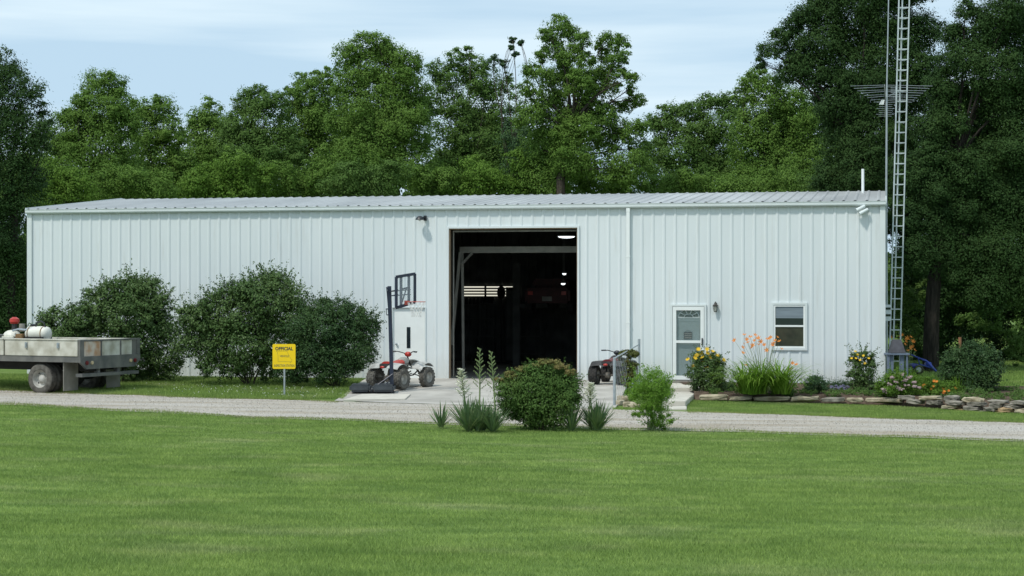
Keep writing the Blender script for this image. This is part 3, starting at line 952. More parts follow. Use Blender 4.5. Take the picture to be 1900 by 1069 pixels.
tree('broadleaf_tree', 1045, 72, [(1035,50,20),(1012,62,14),(1060,62,18),(1082,75,15),(1022,90,22),(1055,100,24),(1085,115,18),(1000,108,12),
      (1125,75,14),(1150,82,18),(1118,100,16),(1145,110,20),(1122,130,20),(1150,140,14),(1105,150,22),(1128,165,20),(1172,145,11),(1170,165,11),
      (985,128,16),(1010,140,20),(1045,140,26),(1075,155,26),(980,165,18),(1010,185,28),(1055,195,30),(1095,195,26),(1185,185,13),(1165,195,12),(1140,205,18),
      (985,215,28),(1030,240,34),(1085,245,36),(1130,250,28),(1175,245,26),(1190,275,20),(1000,280,34),(1060,295,40),(1050,230,30),(1090,170,24),(1120,220,26),(1060,150,22),(1120,305,40),(1170,315,34),(1010,335,40),(1195,310,20)],
     M['leaf_mid'], 'tallest open tree with visible dark limbs near the centre of the skyline', trunk_r=0.22, dens=2.7, clump=0.32, spread=1.0, fork=(at(1040, 330, 72)))
tree('broadleaf_tree', 960, 75, [(952,74,5),(947,88,4),(966,80,4),(956,100,5),(915,112,9),(935,118,8),(960,215,26),(955,260,30),(965,310,34)],
     M['leaf_cool'], 'thin half-bare tree with a small tuft on top left of the tallest tree', trunk_r=0.14, dens=1.4)
tree('broadleaf_tree', 1290, 84, [(1222,222,20),(1248,208,20),(1278,208,20),(1305,195,20),(1332,190,18),(1358,195,22),(1240,245,34),(1295,240,36),(1345,238,36),(1215,285,26),(1265,290,45),(1330,290,45),(1235,335,40),(1300,345,45),(1370,330,42)],
     M['leaf_deep'], 'low even tree just right of the gap in the skyline')
tree('broadleaf_tree', 1400, 76, [(1385,150,16),(1405,145,18),(1435,155,22),(1380,180,20),(1420,190,34),(1470,190,36),(1390,230,36),(1440,245,45),(1500,240,45),(1400,290,45),(1460,310,50),(1530,300,45),(1400,340,40),(1490,350,40)],
     M['leaf_mid'], 'lighter green tree standing in front of the dark giant on the right')
tree('broadleaf_tree', 1590, 62, [(1425,95,18),(1450,70,20),(1412,118,10),(1470,50,20),(1500,30,30),(1510,-20,20),(1480,95,30),(1530,75,38),(1545,15,36),(1600,-10,50),(1590,60,48),(1520,135,42),(1580,130,45),(1640,40,45),(1650,110,48),(1470,130,28),(1600,185,50),(1550,195,38),(1660,180,45),(1700,60,40),(1700,130,45),(1640,-40,50),(1700,-20,30),(1620,250,52),(1560,255,40),(1680,240,45),(1600,315,50),(1550,330,38),(1660,320,50),(1725,190,30)],
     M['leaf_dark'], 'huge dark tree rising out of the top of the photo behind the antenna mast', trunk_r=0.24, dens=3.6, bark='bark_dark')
tree('broadleaf_tree', 1727, 54.5, [(1755,200,26),(1775,170,24),(1815,190,26),(1830,230,26),(1775,75,30),(1800,110,34),(1760,120,22),(1830,60,30),(1790,20,20),(1860,20,45),(1900,80,60),(1850,140,45),(1745,165,26),(1780,230,18),(1840,270,26),(1870,200,40),(1920,180,50),(1730,240,34),(1740,290,40),(1900,280,60),(1800,320,46),(1860,360,55),(1740,350,45),(1690,320,38),(1920,400,60),(1800,410,55),(1730,420,46),(1680,400,38),(1860,470,60),(1760,480,45),(1700,470,36),(1920,520,50),(1830,540,45)],
     M['leaf_dark'], 'large dark tree with a thick straight trunk at the right edge', trunk_r=0.23, dens=4.2, bark='bark_dark', fork=at(1745, 420, 54.5))
tree('broadleaf_tree', 1980, 60, [(1960,60,70),(2020,140,80),(1960,240,70),(2040,300,90),(1960,380,80),(2040,460,80),(1990,560,80)],
     M['leaf_dark'], 'dark tree cut off by the right edge of the photo', trunk_r=0.3, bark='bark_dark', dens=2.0)
tree('broadleaf_tree', -120, 70, [(-110,150,70),(-170,250,90),(-90,300,80),(-160,400,90),(-100,500,80)],
     M['leaf_dark'], 'dark tree just outside the left edge of the photo', trunk_r=0.3, bark='bark_dark', dens=2.0)
# understory in front of the trunks, lighter saplings just over the roof line
under = [
 (430, 74, [(400,330,34),(440,310,30),(470,335,36),(425,365,40),(360,350,30)], 'leaf_warm', 'yellow-green sapling just over the roof left of centre'),
 (560, 75, [(520,330,30),(560,345,30),(600,330,30),(545,375,36)], 'leaf_mid', 'low green thicket over the roof below the ragged tree'),
 (690, 71, [(650,330,30),(700,340,34),(735,320,24),(665,370,34),(620,350,26)], 'leaf_deep', 'dull green sapling below the broad rounded crown'),
 (790, 73, [(770,330,26),(800,345,28),(830,335,24),(790,375,34)], 'leaf_mid', 'small green sapling over the roof above the yard lamp'),
 (890, 73, [(880,310,24),(905,330,30),(870,350,30),(930,350,30)], 'leaf_warm', 'bright yellow-green sapling over the big doorway'),
 (985, 73, [(965,300,22),(985,325,28),(1000,355,28),(955,355,26)], 'leaf_warm', 'bright sapling against the trunk of the tallest tree'),
 (1130, 74, [(1110,345,30),(1150,340,30),(1180,355,30),(1085,350,26)], 'leaf_mid', 'dark green thicket over the roof right of the tallest tree'),
 (1270, 75, [(1230,350,32),(1280,345,32),(1320,350,32)], 'leaf_mid', 'low thicket over the roof below the even tree'),
 (1400, 70, [(1370,355,30),(1420,345,32),(1470,350,34)], 'leaf_mid', 'low thicket over the roof below the lighter tree'),
 (1560, 68, [(1520,350,34),(1570,345,36),(1620,350,36)], 'leaf_deep', 'deep green thicket beside the white vent pipe'),
 (110, 70, [(60,345,36),(110,330,34),(150,350,34),(85,380,34)], 'leaf_warm', 'bright green sapling above the left end of the roof'),
 (240, 72, [(210,345,30),(250,335,30),(290,350,32)], 'leaf_mid', 'green sapling above the left roof corner'),
]
for (bx, D, lo, mt, lab) in under:
    tree('sapling_tree', bx, D, lo, M[mt], lab, trunk_r=0.07, group='saplings over the roof line', twigs=False)
# dark bushes under the big trees to the right and left of the building
lobs = []
for k in range(95):
    px = random.uniform(1665, 2150); py = random.uniform(250, 655)
    lobs.append((px, py, random.uniform(26, 50), random.uniform(-2, 6)))
for k in range(16):
    lobs.append((1660 + k*32 + random.uniform(-8, 8), random.uniform(640, 668), random.uniform(22, 34), random.uniform(-1, 2)))
def thicket(name, D, lobes, mat, label, dens=4.0, leaf=None, back=0.35):
    s = D / F; L3 = []
    for (px, py, r, dz) in lobes:
        c = at(px, py, D + dz); L3.append((c.x, c.y, c.z, r*s, r*s*1.3, r*s))
    V, R_ = crown(L3, leaf or 3.2*D/1779*0.5, dens=dens, back=back)
    o = raw_mesh(name, V, 4, mat, rnd=R_)
    tag(o, label, 'undergrowth', kind='stuff')
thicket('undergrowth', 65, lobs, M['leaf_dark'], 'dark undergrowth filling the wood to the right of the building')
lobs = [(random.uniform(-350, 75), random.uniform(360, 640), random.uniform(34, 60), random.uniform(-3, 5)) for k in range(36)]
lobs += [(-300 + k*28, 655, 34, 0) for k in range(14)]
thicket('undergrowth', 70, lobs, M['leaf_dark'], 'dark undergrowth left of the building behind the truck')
lobs = [(1690,560,22,0),(1715,535,18,0),(1668,590,18,0),(1835,590,26,0),(1872,560,22,0),(1880,630,26,0),(1800,600,22,1),(1675,540,16,0),(1690,610,20,0),(1890,660,20,0)]
thicket('undergrowth', 57.5, lobs, M['leaf_deep'], 'sunlit leafy shrubs low between the trunks at right', dens=2.6)
# far wood that closes the skyline behind
sky_x = [-900, -300, 0, 60, 130, 190, 250, 300, 350, 400, 450, 520, 600, 660, 720, 800, 860, 930, 1000, 1160, 1195, 1215, 1250, 1330, 1400, 1500, 1600, 1900, 2300, 2900]
sky_y = [200, 200, 230, 300, 250, 225, 250, 240, 270, 250, 235, 205, 190, 160, 160, 190, 160, 190, 190, 260, 310, 320, 260, 230, 200, 150, 120, 120, 150, 200]
lobs = []
for k in range(420):
    px = random.uniform(-800, 2700)
    r = random.uniform(34, 62)
    y0 = np.interp(px, sky_x, sky_y) + r * 0.9 + 14
    py = y0 + (random.random()) ** 1.1 * (640 - y0)
    lobs.append((px, py, r, random.uniform(-4, 10)))
for k in range(150):
    lobs.append((random.uniform(-800, 2700), random.uniform(470, 620), random.uniform(45, 70), random.uniform(-2, 8)))
for px in (740, 780, 820, 290, 330, 620):
    lobs.append((px, 355, 45, 0))
thicket('far_wood', 96, lobs, M['leaf_deep'], 'distant mass of trees closing the view behind the row', dens=3.2, leaf=0.12, back=0.15)
# ------------------------------------------------------------------ grass
def blades(name, x, y, h, w, label, lean=0.5, mat=None):
    n = len(x)
    z = gz(x, y)
    a = rng.uniform(0, 2*np.pi, n)
    dx, dy = np.cos(a), np.sin(a)
    l = rng.uniform(0.1, lean, n) * h
    b = rng.uniform(0, 2*np.pi, n)
    P0 = np.stack([x - dx*w/2, y - dy*w/2, z - 0.004], axis=1)
    P1 = np.stack([x + dx*w/2, y + dy*w/2, z - 0.004], axis=1)
    P2 = np.stack([x + np.cos(b)*l, y + np.sin(b)*l, z + h], axis=1)
    V = np.stack([P0, P1, P2], axis=1).reshape(-1, 3)
    o = raw_mesh(name, V, 3, mat or M['blade'], rnd=rng.random(n))
    return tag(o, label, 'grass', kind='stuff')
def patchy(x, y, sx, sy, seed):
    r = np.random.default_rng(seed)
    v = np.zeros_like(x)
    for k in range(9):
        fx, fy = r.normal()*sx*(1+k*0.5), r.normal()*sy*(1+k*0.5)
        v += np.sin(x*fx + y*fy + r.uniform(0, 6.28)) / (1+k*0.35)
    return v / 3.0
n = 1750000
u = rng.random(n)
Y = (13.0**0.5 + u*(42.0**0.5 - 13.0**0.5))**2
X = rng.uniform(-1, 1, n) * (0.30*Y + 1.3)
wide = rng.random(n) < 0.22
X = np.where(wide, np.sign(X)*(0.30*Y + 1.0 + np.abs(X)*0.9), X)
ok = Y < lawn_edge(X) + 0.05 + rng.normal(size=n)*0.05
X, Y = X[ok], Y[ok]
pt = patchy(X, Y, 0.35, 0.9, 3)
ok = rng.random(len(X)) < 0.86 + 0.25*pt
X, Y, pt = X[ok], Y[ok], pt[ok]
edge = np.exp(-np.abs(lawn_edge(X) - Y)/0.35)
h = rng.uniform(0.018, 0.04, len(X)) * (1 + 0.25*pt) * (1 + 0.9*edge)
blades('lawn_grass', X, Y, h, 0.0050*(Y/16)**0.6*rng.uniform(0.7, 1.5, len(X)), 'short mown green grass of the front lawn', lean=1.3)
# rough strip between drive and building, left
n = 150000
X = rng.uniform(-16.5, -3.7, n); T = rng.random(n)
ya = far_edge(X) - 0.10; yb_ = ywall(X) - 0.05
Y = ya + T*(yb_ - ya)
ok = (X < -4.1) & ~((X > -4.9) & (Y < 43.2))
X, Y = X[ok], Y[ok]
pt = patchy(X, Y, 0.8, 0.8, 5)
blades('verge_grass', X, Y, rng.uniform(0.04, 0.10, len(X))*(1+0.4*pt), 0.013*rng.uniform(0.7, 1.5, len(X)), 'longer green grass on the left verge between drive and wall')
# right strip, in front of the flower bed and by the fence
n = 190000
X = rng.uniform(2.3, 15.5, n); T = rng.random(n)
ya = far_edge(X) - 0.12
Y = ya + T*5.2
bedf = np.interp(X, [4.55, 5.4, 7.0, 8.9, 9.6, 10.6, 11.1, 11.7, 13, 15.5], [44.2, 43.9, 43.45, 42.9, 42.3, 41.3, 40.85, 40.5, 39.9, 38.9]) - 0.16
px_ = X/Y*F + 950
ok = (Y < bedf) & ~((px_ < 1276) & (px_ > 1222)) & ((px_ > 1262) | (Y < far_edge(X) + 0.5))
X, Y = X[ok], Y[ok]
blades('verge_grass', X, Y, rng.uniform(0.025, 0.065, len(X)), 0.012*rng.uniform(0.7, 1.5, len(X)), 'short green grass strip below the flower bed on the right')
n = 90000
X = rng.uniform(10.6, 22, n); Y = rng.uniform(42.5, 62, n)
ok = (Y > 46.7) | (X > 15.6)
X, Y = X[ok], Y[ok]; n = len(X)
blades('verge_grass', X, Y, rng.uniform(0.04, 0.09, n), 0.016*rng.uniform(0.7, 1.5, n), 'grass of the side yard right of the building')
# white clover in the left verge
M['clover'] = leaf_mat('clover', [(0.45, 0.47, 0.38), (0.62, 0.64, 0.55), (0.75, 0.76, 0.68)], 0.1)
n = 230
X = rng.normal(-6.3, 1.7, n); T = rng.random(n)**0.8
Y = far_edge(X) + 0.25 + T*3.2
P = np.stack([X, Y, gz(X, Y) + rng.uniform(0.06, 0.11, n)], axis=1)
ok = (X < -4.2) & (X > -11)
P = P[ok]
Nn = unit(rng.normal(size=P.shape) + np.array([0, -0.6, 0.6]))
o = raw_mesh('clover_flowers', leaf_quads(P, Nn, 0.013, 0.011), 4, M['clover'], rnd=rng.random(len(P)))
tag(o, 'tiny white clover flowers speckling the verge beside the yellow sign', 'clover', kind='stuff')

# ------------------------------------------------------------------ shrubs
M['leaf_bush'] = leaf_mat('leaf_bush', [(0.032, 0.07, 0.018), (0.075, 0.13, 0.038), (0.16, 0.23, 0.085)], 0.15, nscale=1.0, rough=0.4)
M['leaf_fine'] = leaf_mat('leaf_fine', [(0.02, 0.05, 0.018), (0.045, 0.09, 0.03), (0.10, 0.165, 0.055)], 0.15, nscale=1.0, rough=0.4)
M['leaf_burn'] = leaf_mat('leaf_burn', [(0.045, 0.095, 0.022), (0.085, 0.155, 0.036), (0.15, 0.22, 0.06)], 0.2, nscale=1.5)
M['leaf_red'] = leaf_mat('leaf_red', [(0.12, 0.14, 0.04), (0.19, 0.18, 0.06), (0.27, 0.20, 0.09)], 0.2, nscale=2)
M['leaf_bright'] = leaf_mat('leaf_bright', [(0.09, 0.19, 0.022), (0.16, 0.30, 0.04), (0.24, 0.40, 0.065)], 0.3, nscale=1.5)
M['blade_yucca'] = leaf_mat('blade_yucca', [(0.09, 0.17, 0.075), (0.16, 0.24, 0.11), (0.28, 0.34, 0.16)], 0.15, nscale=3)
M['blade_lily'] = leaf_mat('blade_lily', [(0.10, 0.21, 0.02), (0.17, 0.31, 0.035), (0.28, 0.42, 0.07)], 0.3, nscale=3)
M['stem'] = new_mat('stem', (0.16, 0.21, 0.085), 0.8, var=0.3, scale=8)
M['stem_brown'] = new_mat('stem_brown', (0.06, 0.045, 0.03), 0.9, var=0.3, scale=8)
M['petal_orange'] = leaf_mat('petal_orange', [(0.55, 0.15, 0.02), (0.75, 0.24, 0.04), (0.85, 0.38, 0.10)], 0.25)
M['petal_yellow'] = leaf_mat('petal_yellow', [(0.75, 0.42, 0.02), (0.85, 0.55, 0.04), (0.9, 0.65, 0.10)], 0.25)
M['petal_white'] = leaf_mat('petal_white', [(0.62, 0.64, 0.48), (0.78, 0.79, 0.66), (0.88, 0.88, 0.78)], 0.25)
M['petal_pink'] = leaf_mat('petal_pink', [(0.42, 0.27, 0.30), (0.55, 0.42, 0.42), (0.62, 0.52, 0.48)], 0.2)
M['petal_mauve'] = leaf_mat('petal_mauve', [(0.17, 0.17, 0.30), (0.27, 0.26, 0.40), (0.34, 0.34, 0.44)], 0.2)

def shrub(name, base, D, lobes, mat, label, cat='shrub', leaf=0.035, dens=4.6, clump=0.25, stems=9, stem_r=0.015, sprigs=0, group=None, thick=1.0, droop=0.0, wid=0.5, smat='stem_brown', spread=0.25, **kw):
    b = base
    e = empty(name, b, label=label, cat=cat, group=group)
    s = D / F; L3 = []
    for q in lobes:
        px, py, r = q[:3]
        if name == 'large_shrub': py = py + max(0, 575 - py)*0.22 if label.find('dark fine') < 0 else py - 4
        if name == 'large_shrub' and py > 640: py += 9
        dz = q[3] if len(q) > 3 else random.uniform(-spread, spread)
        c = at(px, py, D + dz); R = r*s
        L3.append((c.x, c.y, c.z, R, R*thick, R))
    V, R_ = crown(L3, leaf, dens=dens, clump=clump, back=0.6, droop=droop, wid=wid, shell=0.22, buds=5, npc=24, bud_r=(0.22, 0.42), **kw)
    # loose shoots that break the outline
    if sprigs:
        VV = [V]; RR = [R_]
        for _ in range(sprigs):
            l = random.choice(L3)
            d = Vector((random.gauss(0, 1), random.gauss(0, 0.6), abs(random.gauss(0.7, 0.8)))).normalized()
            p0 = Vector(l[:3]) + Vector((d.x*l[3], d.y*l[4], d.z*l[5]))*0.85
            n = 16; t = np.linspace(0, 1, n)
            ln = random.uniform(0.8, 2.8) * leaf * 4.5
            P = np.array(p0) + np.outer(t*ln, np.array(d)) + rng.normal(size=(n, 3))*leaf*0.55
            N = unit(rng.normal(size=(n, 3)) + np.array([0, 0, 0.6]))
            VV.append(leaf_quads(P, N, leaf*0.9, leaf*0.45)); RR.append(np.clip(0.3 + rng.random(n)*0.5, 0, 1))
        V = np.concatenate(VV); R_ = np.concatenate(RR)
    raw_mesh('foliage', V, 4, mat, e, rnd=R_, off=b)
    mb = MB()
    for k in range(stems):
        l = L3[k % len(L3)]
        a = Vector((b.x + random.uniform(-0.12, 0.12), b.y + random.uniform(-0.1, 0.1), b.z - 0.03))
        limb(mb, a, Vector(l[:3]) + Vector((0, 0, l[5]*0.2)), stem_r, stem_r*0.3, 0.08, 5, 4)
    mb.build('stems', M[smat], e, off=b)
    return e

gw = dict(group='shrubs along the building wall')
shrub('large_shrub', onground(235, 48.6), 48.6, [(232,540,38),(205,552,30),(268,545,34),(180,570,32),(300,565,26),(235,590,50),(160,600,34),(110,605,34),(85,612,16),(130,640,40),(200,640,46),(270,620,46),(302,610,30),(305,655,30),(250,665,34),(180,665,32),(290,685,18),(250,690,16),(320,680,14),(240,515,14),(262,520,12)],
      M['leaf_bush'], 'large spreading shrub behind the flatbed truck', leaf=0.040, sprigs=330, stems=14, **gw)
shrub('large_shrub', onground(465, 47.4), 47.4, [(490,520,26),(520,525,28),(455,535,26),(545,550,26),(425,545,26),(490,560,48),(400,575,32),(440,590,44),(535,590,40),(370,595,28),(352,590,20),(385,630,42),(350,635,28),(450,640,48),(520,640,44),(395,668,26),(500,670,26),(440,672,26),(497,505,12)],
      M['leaf_bush'], 'tallest broad shrub in the middle of the row behind the yellow sign', leaf=0.040, sprigs=380, stems=16, **gw)
shrub('large_shrub', onground(625, 46.6), 46.6, [(595,580,22),(630,580,24),(575,600,22),(560,620,26),(600,612,38),(645,605,36),(672,600,22),(680,625,24),(650,645,40),(575,665,30),(555,685,22),(600,685,20),(535,680,24),(640,685,18),(590,650,36),(620,665,32),(670,655,26),(560,640,20),(690,610,12)],
      M['leaf_fine'], 'dark fine-leaved shrub at the right end of the row beside the basketball hoop', leaf=0.030, sprigs=420, stems=14, **gw)
b = G(1005, 799)
DB = b.y
shrub('burning_bush', b, DB, [(1000,698,22),(1030,699,22),(965,708,22),(1055,712,18),(940,712,14),(995,715,38),(1040,720,30),(950,735,30),(1000,750,38),(1048,745,26),(945,760,20),(985,775,24),(1030,772,24),(1058,735,16)],
      M['leaf_burn'], 'dense round green bush standing on the lawn edge in front of the open doorway', leaf=0.024, dens=6.5, sprigs=150, stems=22, stem_r=0.012, flat=0.5)
bb = [o_ for o_ in bpy.data.objects if o_.get('label', '').startswith('dense round green bush')][0]
L3 = [(at(px, py, DB - 0.1), r*DB/F) for px, py, r in [(1005,675,12),(1030,672,10),(975,684,12),(1055,690,10),(945,696,10),(1040,680,12),(990,680,10),(925,705,7)]]
V, R_ = crown([(c.x, c.y, c.z, r_, r_, r_*0.6) for c, r_ in L3], 0.022, dens=0.6, clump=0.2, back=0.8)
raw_mesh('reddish_shoots', V, 4, M['leaf_red'], bb, rnd=R_, off=b)
b = G(1212, 800)
shrub('feathery_shrub', b, b.y, [(1205,702,16),(1228,706,14),(1185,712,16),(1215,722,26),(1190,732,18),(1235,728,14),(1172,732,10),(1210,745,22),(1228,752,14),(1240,778,8),(1200,764,12),(1218,775,12),(1180,770,6),(1228,790,8),(1212,788,9)],
      M['leaf_bright'], 'feathery light green shrub leaning on the drive edge near the steps', leaf=0.022, wid=0.25, dens=2.6, sprigs=130, stems=14, stem_r=0.009, smat='stem')
b2 = G(1801, 728)
shrub('round_shrub', Vector((b2.x, b2.y, float(gz(b2.x, b2.y)))), b2.y, [(1780,665,22),(1805,655,20),(1830,668,24),(1800,680,38),(1765,690,22),(1838,692,20),(1800,705,32),(1772,708,20),(1828,710,20),(1850,680,10),(1758,672,10)],
      M['leaf_fine'], 'round dark shrub on the bed behind the dry stone wall at right', leaf=0.030, dens=7, sprigs=90, stems=12)

# ------------------------------------------------------------------ sword leaves and flowers
def swords(n, c, L, W, ang0, ang1, droop, seg=4, rad=0.05):
    """curved tapering leaves from centre c: quads, each segment separate"""
    VV = []; RR = []
    for k in range(n):
        a = random.uniform(0, 2*math.pi); el = random.uniform(ang0, ang1)
        l = L*random.uniform(0.7, 1.1); w = W*random.uniform(0.7, 1.2)
        h = np.array([math.cos(a), math.sin(a), 0]); s = np.array([-math.sin(a), math.cos(a), 0])
        p = np.array(c, float) + h*random.uniform(0, rad)
        pts = []; e = el
        for i in range(seg+1):
            t = i/seg
            wi = w*(0.75 + 0.5*t)*(1-t)**0.55 if t < 1 else 0.0008
            pts.append((p.copy(), wi))
            p = p + (h*math.cos(e) + np.array([0, 0, math.sin(e)]))*l/seg
            e -= droop*random.uniform(0.7, 1.3)/seg*(0.4+1.2*t)
        col_ = random.random()
        for i in range(seg):
            (a0, w0), (a1, w1) = pts[i], pts[i+1]
            VV += [a0 - s*w0, a0 + s*w0, a1 + s*w1, a1 - s*w1]; RR.append(col_)
    return np.array(VV), np.array(RR)
def bell_cluster(P, size, mat, name, parent, off):
    """hanging bells / open petals around points"""
    VV = []; RR = []
    for p in P:
        for k in range(6):
            a = k*math.pi/3 + random.random()
            d = np.array([math.cos(a), math.sin(a), 0.35]); d /= np.linalg.norm(d)
            nrm = np.array([math.cos(a)*-0.4, math.sin(a)*-0.4, 1.0])
            c = np.array(p) + d*size*0.6
            VV.append(leaf_quads(c[None], unit(nrm[None]), size*0.62, size*0.3, D=d[None])); RR.append(random.random())
    return raw_mesh(name, np.concatenate(VV), 4, mat, parent, rnd=RR, off=off)
def yucca(px, py, label, stalks=(), n=60, L=0.6, W=0.022, spread=0.16, heads=1, group='yuccas on the lawn edge', D=None):
    b = G(px, py)
    e = empty('yucca', b, label=label, cat='yucca', group=group)
    VV = []; RR = []
    for k in range(heads):
        c = (b.x + random.uniform(-spread, spread) if heads > 1 else b.x, b.y + random.uniform(-0.12, 0.12), b.z + 0.03)
        V, R = swords(n, c, L*random.uniform(0.85, 1.1), W, 0.55, 1.52, 0.25)
        VV.append(V); RR.append(R)
    raw_mesh('sword_leaves', np.concatenate(VV), 4, M['blade_yucca'], e, rnd=np.concatenate(RR), off=b)
    for (sx0, sx1, ytop, kind) in stalks:
        p0 = at(sx0, py - 15, b.y); p1 = at(sx1, ytop, b.y)
        st = MB().tube([p0, p0.lerp(p1, 0.5) + Vector((0.01, 0, 0)), p1], [0.017, 0.014, 0.006], 6).build('flower_stalk', M['stem'], e, off=b)
        P = []; mb = MB()
        for k in range(26):
            t = 0.45 + 0.55*k/26
            c = p0.lerp(p1, t)
            ln = 0.17*(1 - t)*1.6 + 0.04
            a = k*2.4
            d = Vector((math.cos(a), math.sin(a)*0.8, 0.75)).normalized()
            q = c + d*ln
            mb.tube([c, q], [0.004, 0.003], 4)
            P += [c.lerp(q, 0.3), c.lerp(q, 0.65), q] if kind == 'bloom' else [q]
            if kind == 'bud':
                for f_ in (0.35, 0.55, 0.75, 1.0): mb.ball(c.lerp(q, f_), (0.010, 0.010, 0.018), 6, 4)
        mb.build('side_stems', M['stem'], st, off=b)
        if kind == 'bloom':
            bell_cluster(P, 0.055, M['petal_white'], 'blossoms', st, b)
    return e
yucca(818, 795, 'small single yucca at the left end of the planting on the lawn edge', n=36, L=0.50)
yucca(868, 801, 'yucca clump with a curving stalk of white bells', [(866, 855, 686, 'bloom')], n=60, L=0.64, heads=2, spread=0.14)
yucca(893, 802, 'large yucca clump with the tallest green budded stalk', [(889, 890, 646, 'bud')], n=60, L=0.64, heads=2, spread=0.12)
yucca(922, 803, 'yucca clump with a budded stalk touching the left side of the round bush', [(920, 911, 652, 'bud')], n=55, L=0.50, heads=2, spread=0.10)
yucca(1084, 801, 'dark upright yucca clump at the right side of the round bush', [(1090, 1097, 712, 'bloom')], n=60, L=0.62, heads=4, spread=0.28)

def daylily(b, D, fl, n, L, label, heads=3, spread=0.35, flsize=0.055, group=None, name='daylily_clump'):
    e = empty(name, b, label=label, cat='daylily', group=group)
    VV = []; RR = []
    for k in range(heads):
        c = (b.x + random.uniform(-spread, spread), b.y + random.uniform(-spread, spread)*0.6, b.z)
        V, R = swords(n, c, L*random.uniform(0.85, 1.1), 0.015, 0.85, 1.5, 2.3, seg=6, rad=0.12)
        VV.append(V); RR.append(R)
    raw_mesh('arching_leaves', np.concatenate(VV), 4, M['blade_lily'], e, rnd=np.concatenate(RR), off=b)
    proto = None
    mb = MB()
    for (px, py) in fl:
        p = at(px, py, D + random.uniform(-0.25, 0.25))
        q = Vector((b.x + (p.x-b.x)*0.35, b.y, b.z + 0.25))
        mb.tube([q, q.lerp(p, 0.6) + Vector(((p.x-b.x)*-0.08, 0, 0.05)), p], [0.006, 0.005, 0.003], 4)
        if proto is None:
            VV = []; RR = []
            for k in range(6):
                a = k*math.pi/3
                d = np.array([[math.cos(a), math.sin(a), 0.45]]); nn = np.array([[-math.cos(a)*0.5, -math.sin(a)*0.5, 1.0]])
                VV.append(leaf_quads(unit(d)*flsize*0.65, unit(nn), flsize*0.7, flsize*0.26, D=d)); RR.append(random.random())
            o = raw_mesh('flower', np.concatenate(VV), 4, M['petal_orange'], e, rnd=RR)
            proto = o.data
        else:
            o = bpy.data.objects.new('flower', proto); col.objects.link(o); o.parent = e
        o.location = p - b
        o.rotation_euler = (random.uniform(0.3, 1.2), random.uniform(-0.5, 0.5), random.uniform(-0.8, 0.8))
        sc_ = random.uniform(0.7, 1.2); o.scale = (sc_, sc_, sc_)
    mb.build('stalks', M['stem'], e, off=b)
    return e
def bed(px, py):       # bed surface is level with the top of its edging
    k = (py - HY)/F
    D = (CH - BZ)/k
    return Vector(((px-950)/F*D, D, BZ))
BZ = -0.035
random.seed(11)
fl = [(1363,632),(1381,622),(1386,630),(1392,626),(1400,632),(1407,628),(1412,634),(1380,638),(1424,630),(1430,626),(1438,632),(1442,626),(1418,640),(1396,641),(1378,645),(1407,640),(1436,637),(1446,634),(1423,650),(1395,645),(1378,655),(1383,678),(1470,674),(1478,677),(1428,628),(1401,622),(1434,640),(1388,636),(1450,648),(1466,686)]
b = bed(1418, 731)
daylily(b, b.y, fl, 70, 1.2, 'big daylily clump of arching leaves with orange flowers left of the window', heads=11, spread=0.55)
# yellow flowered bushes
def flowering(name, b, D, lobes, fl, mat, pmat, label, cat, leaf=0.028, flsize=0.035, **kw):
    e = shrub(name, b, D, lobes, mat, label, cat=cat, leaf=leaf, smat='stem', stem_r=0.008, **kw)
    proto = None
    for (px, py) in fl:
        p = at(px, py, D - random.uniform(0.15, 0.3))
        if proto is None:
            VV = []; RR = []
            for k in range(9):
                a = k*2*math.pi/9
                d = np.array([[math.cos(a), math.sin(a), 0.15]]); nn = np.array([[-math.cos(a)*0.2, -math.sin(a)*0.2, 1.0]])
                VV.append(leaf_quads(unit(d)*flsize*0.55, unit(nn), flsize*0.6, flsize*0.26, D=d)); RR.append(random.random())
            o = raw_mesh('flower', np.concatenate(VV), 4, pmat, e, rnd=RR); proto = o.data
        else:
            o = bpy.data.objects.new('flower', proto); col.objects.link(o); o.parent = e
        o.location = p - b
        o.rotation_euler = (random.uniform(0.5, 1.3), random.uniform(-0.4, 0.4), random.uniform(-0.6, 0.6))
    return e
b = bed(1315, 724)
flowering('flowering_bush', b, b.y, [(1300,668,16),(1325,672,16),(1312,685,26),(1290,690,14),(1335,692,16),(1312,705,24),(1296,712,12),(1330,714,14)],
  [(1276,667),(1296,648),(1301,656),(1293,659),(1290,664),(1303,663),(1312,648),(1313,655),(1322,652),(1318,663),(1323,665),(1322,675),(1334,669),(1343,668),(1311,682),(1306,672),(1302,674),(1322,697),(1287,680),(1331,660)],
  M['leaf_bush'], M['petal_yellow'], 'leafy bush with yellow daisy flowers beside the storm door', 'bush', dens=4, sprigs=70, flsize=0.062)
b = bed(1598, 725)
flowering('flowering_bush', b, b.y, [(1585,665,9),(1600,660,9),(1613,665,8),(1592,680,14),(1608,682,14),(1588,700,14),(1608,700,15),(1598,715,18),(1612,716,10)],
  [(1587,652),(1591,658),(1602,660),(1588,665),(1605,674),(1580,665),(1612,665),(1596,668)],
  M['leaf_bush'], M['petal_yellow'], 'tall pale yellow flowering plant at the right corner of the building', 'plant', dens=3.4, sprigs=80, flsize=0.038)
b = bed(1512, 727)
shrub('small_shrub', b, b.y, [(1502,712,10),(1512,706,9),(1523,710,10),(1510,720,12),(1498,720,8),(1525,720,8)], M['leaf_cool'], 'small grey-green shrub under the right side of the window', leaf=0.02, dens=4, sprigs=20, stems=6, stem_r=0.006)
b = bed(1555, 724)
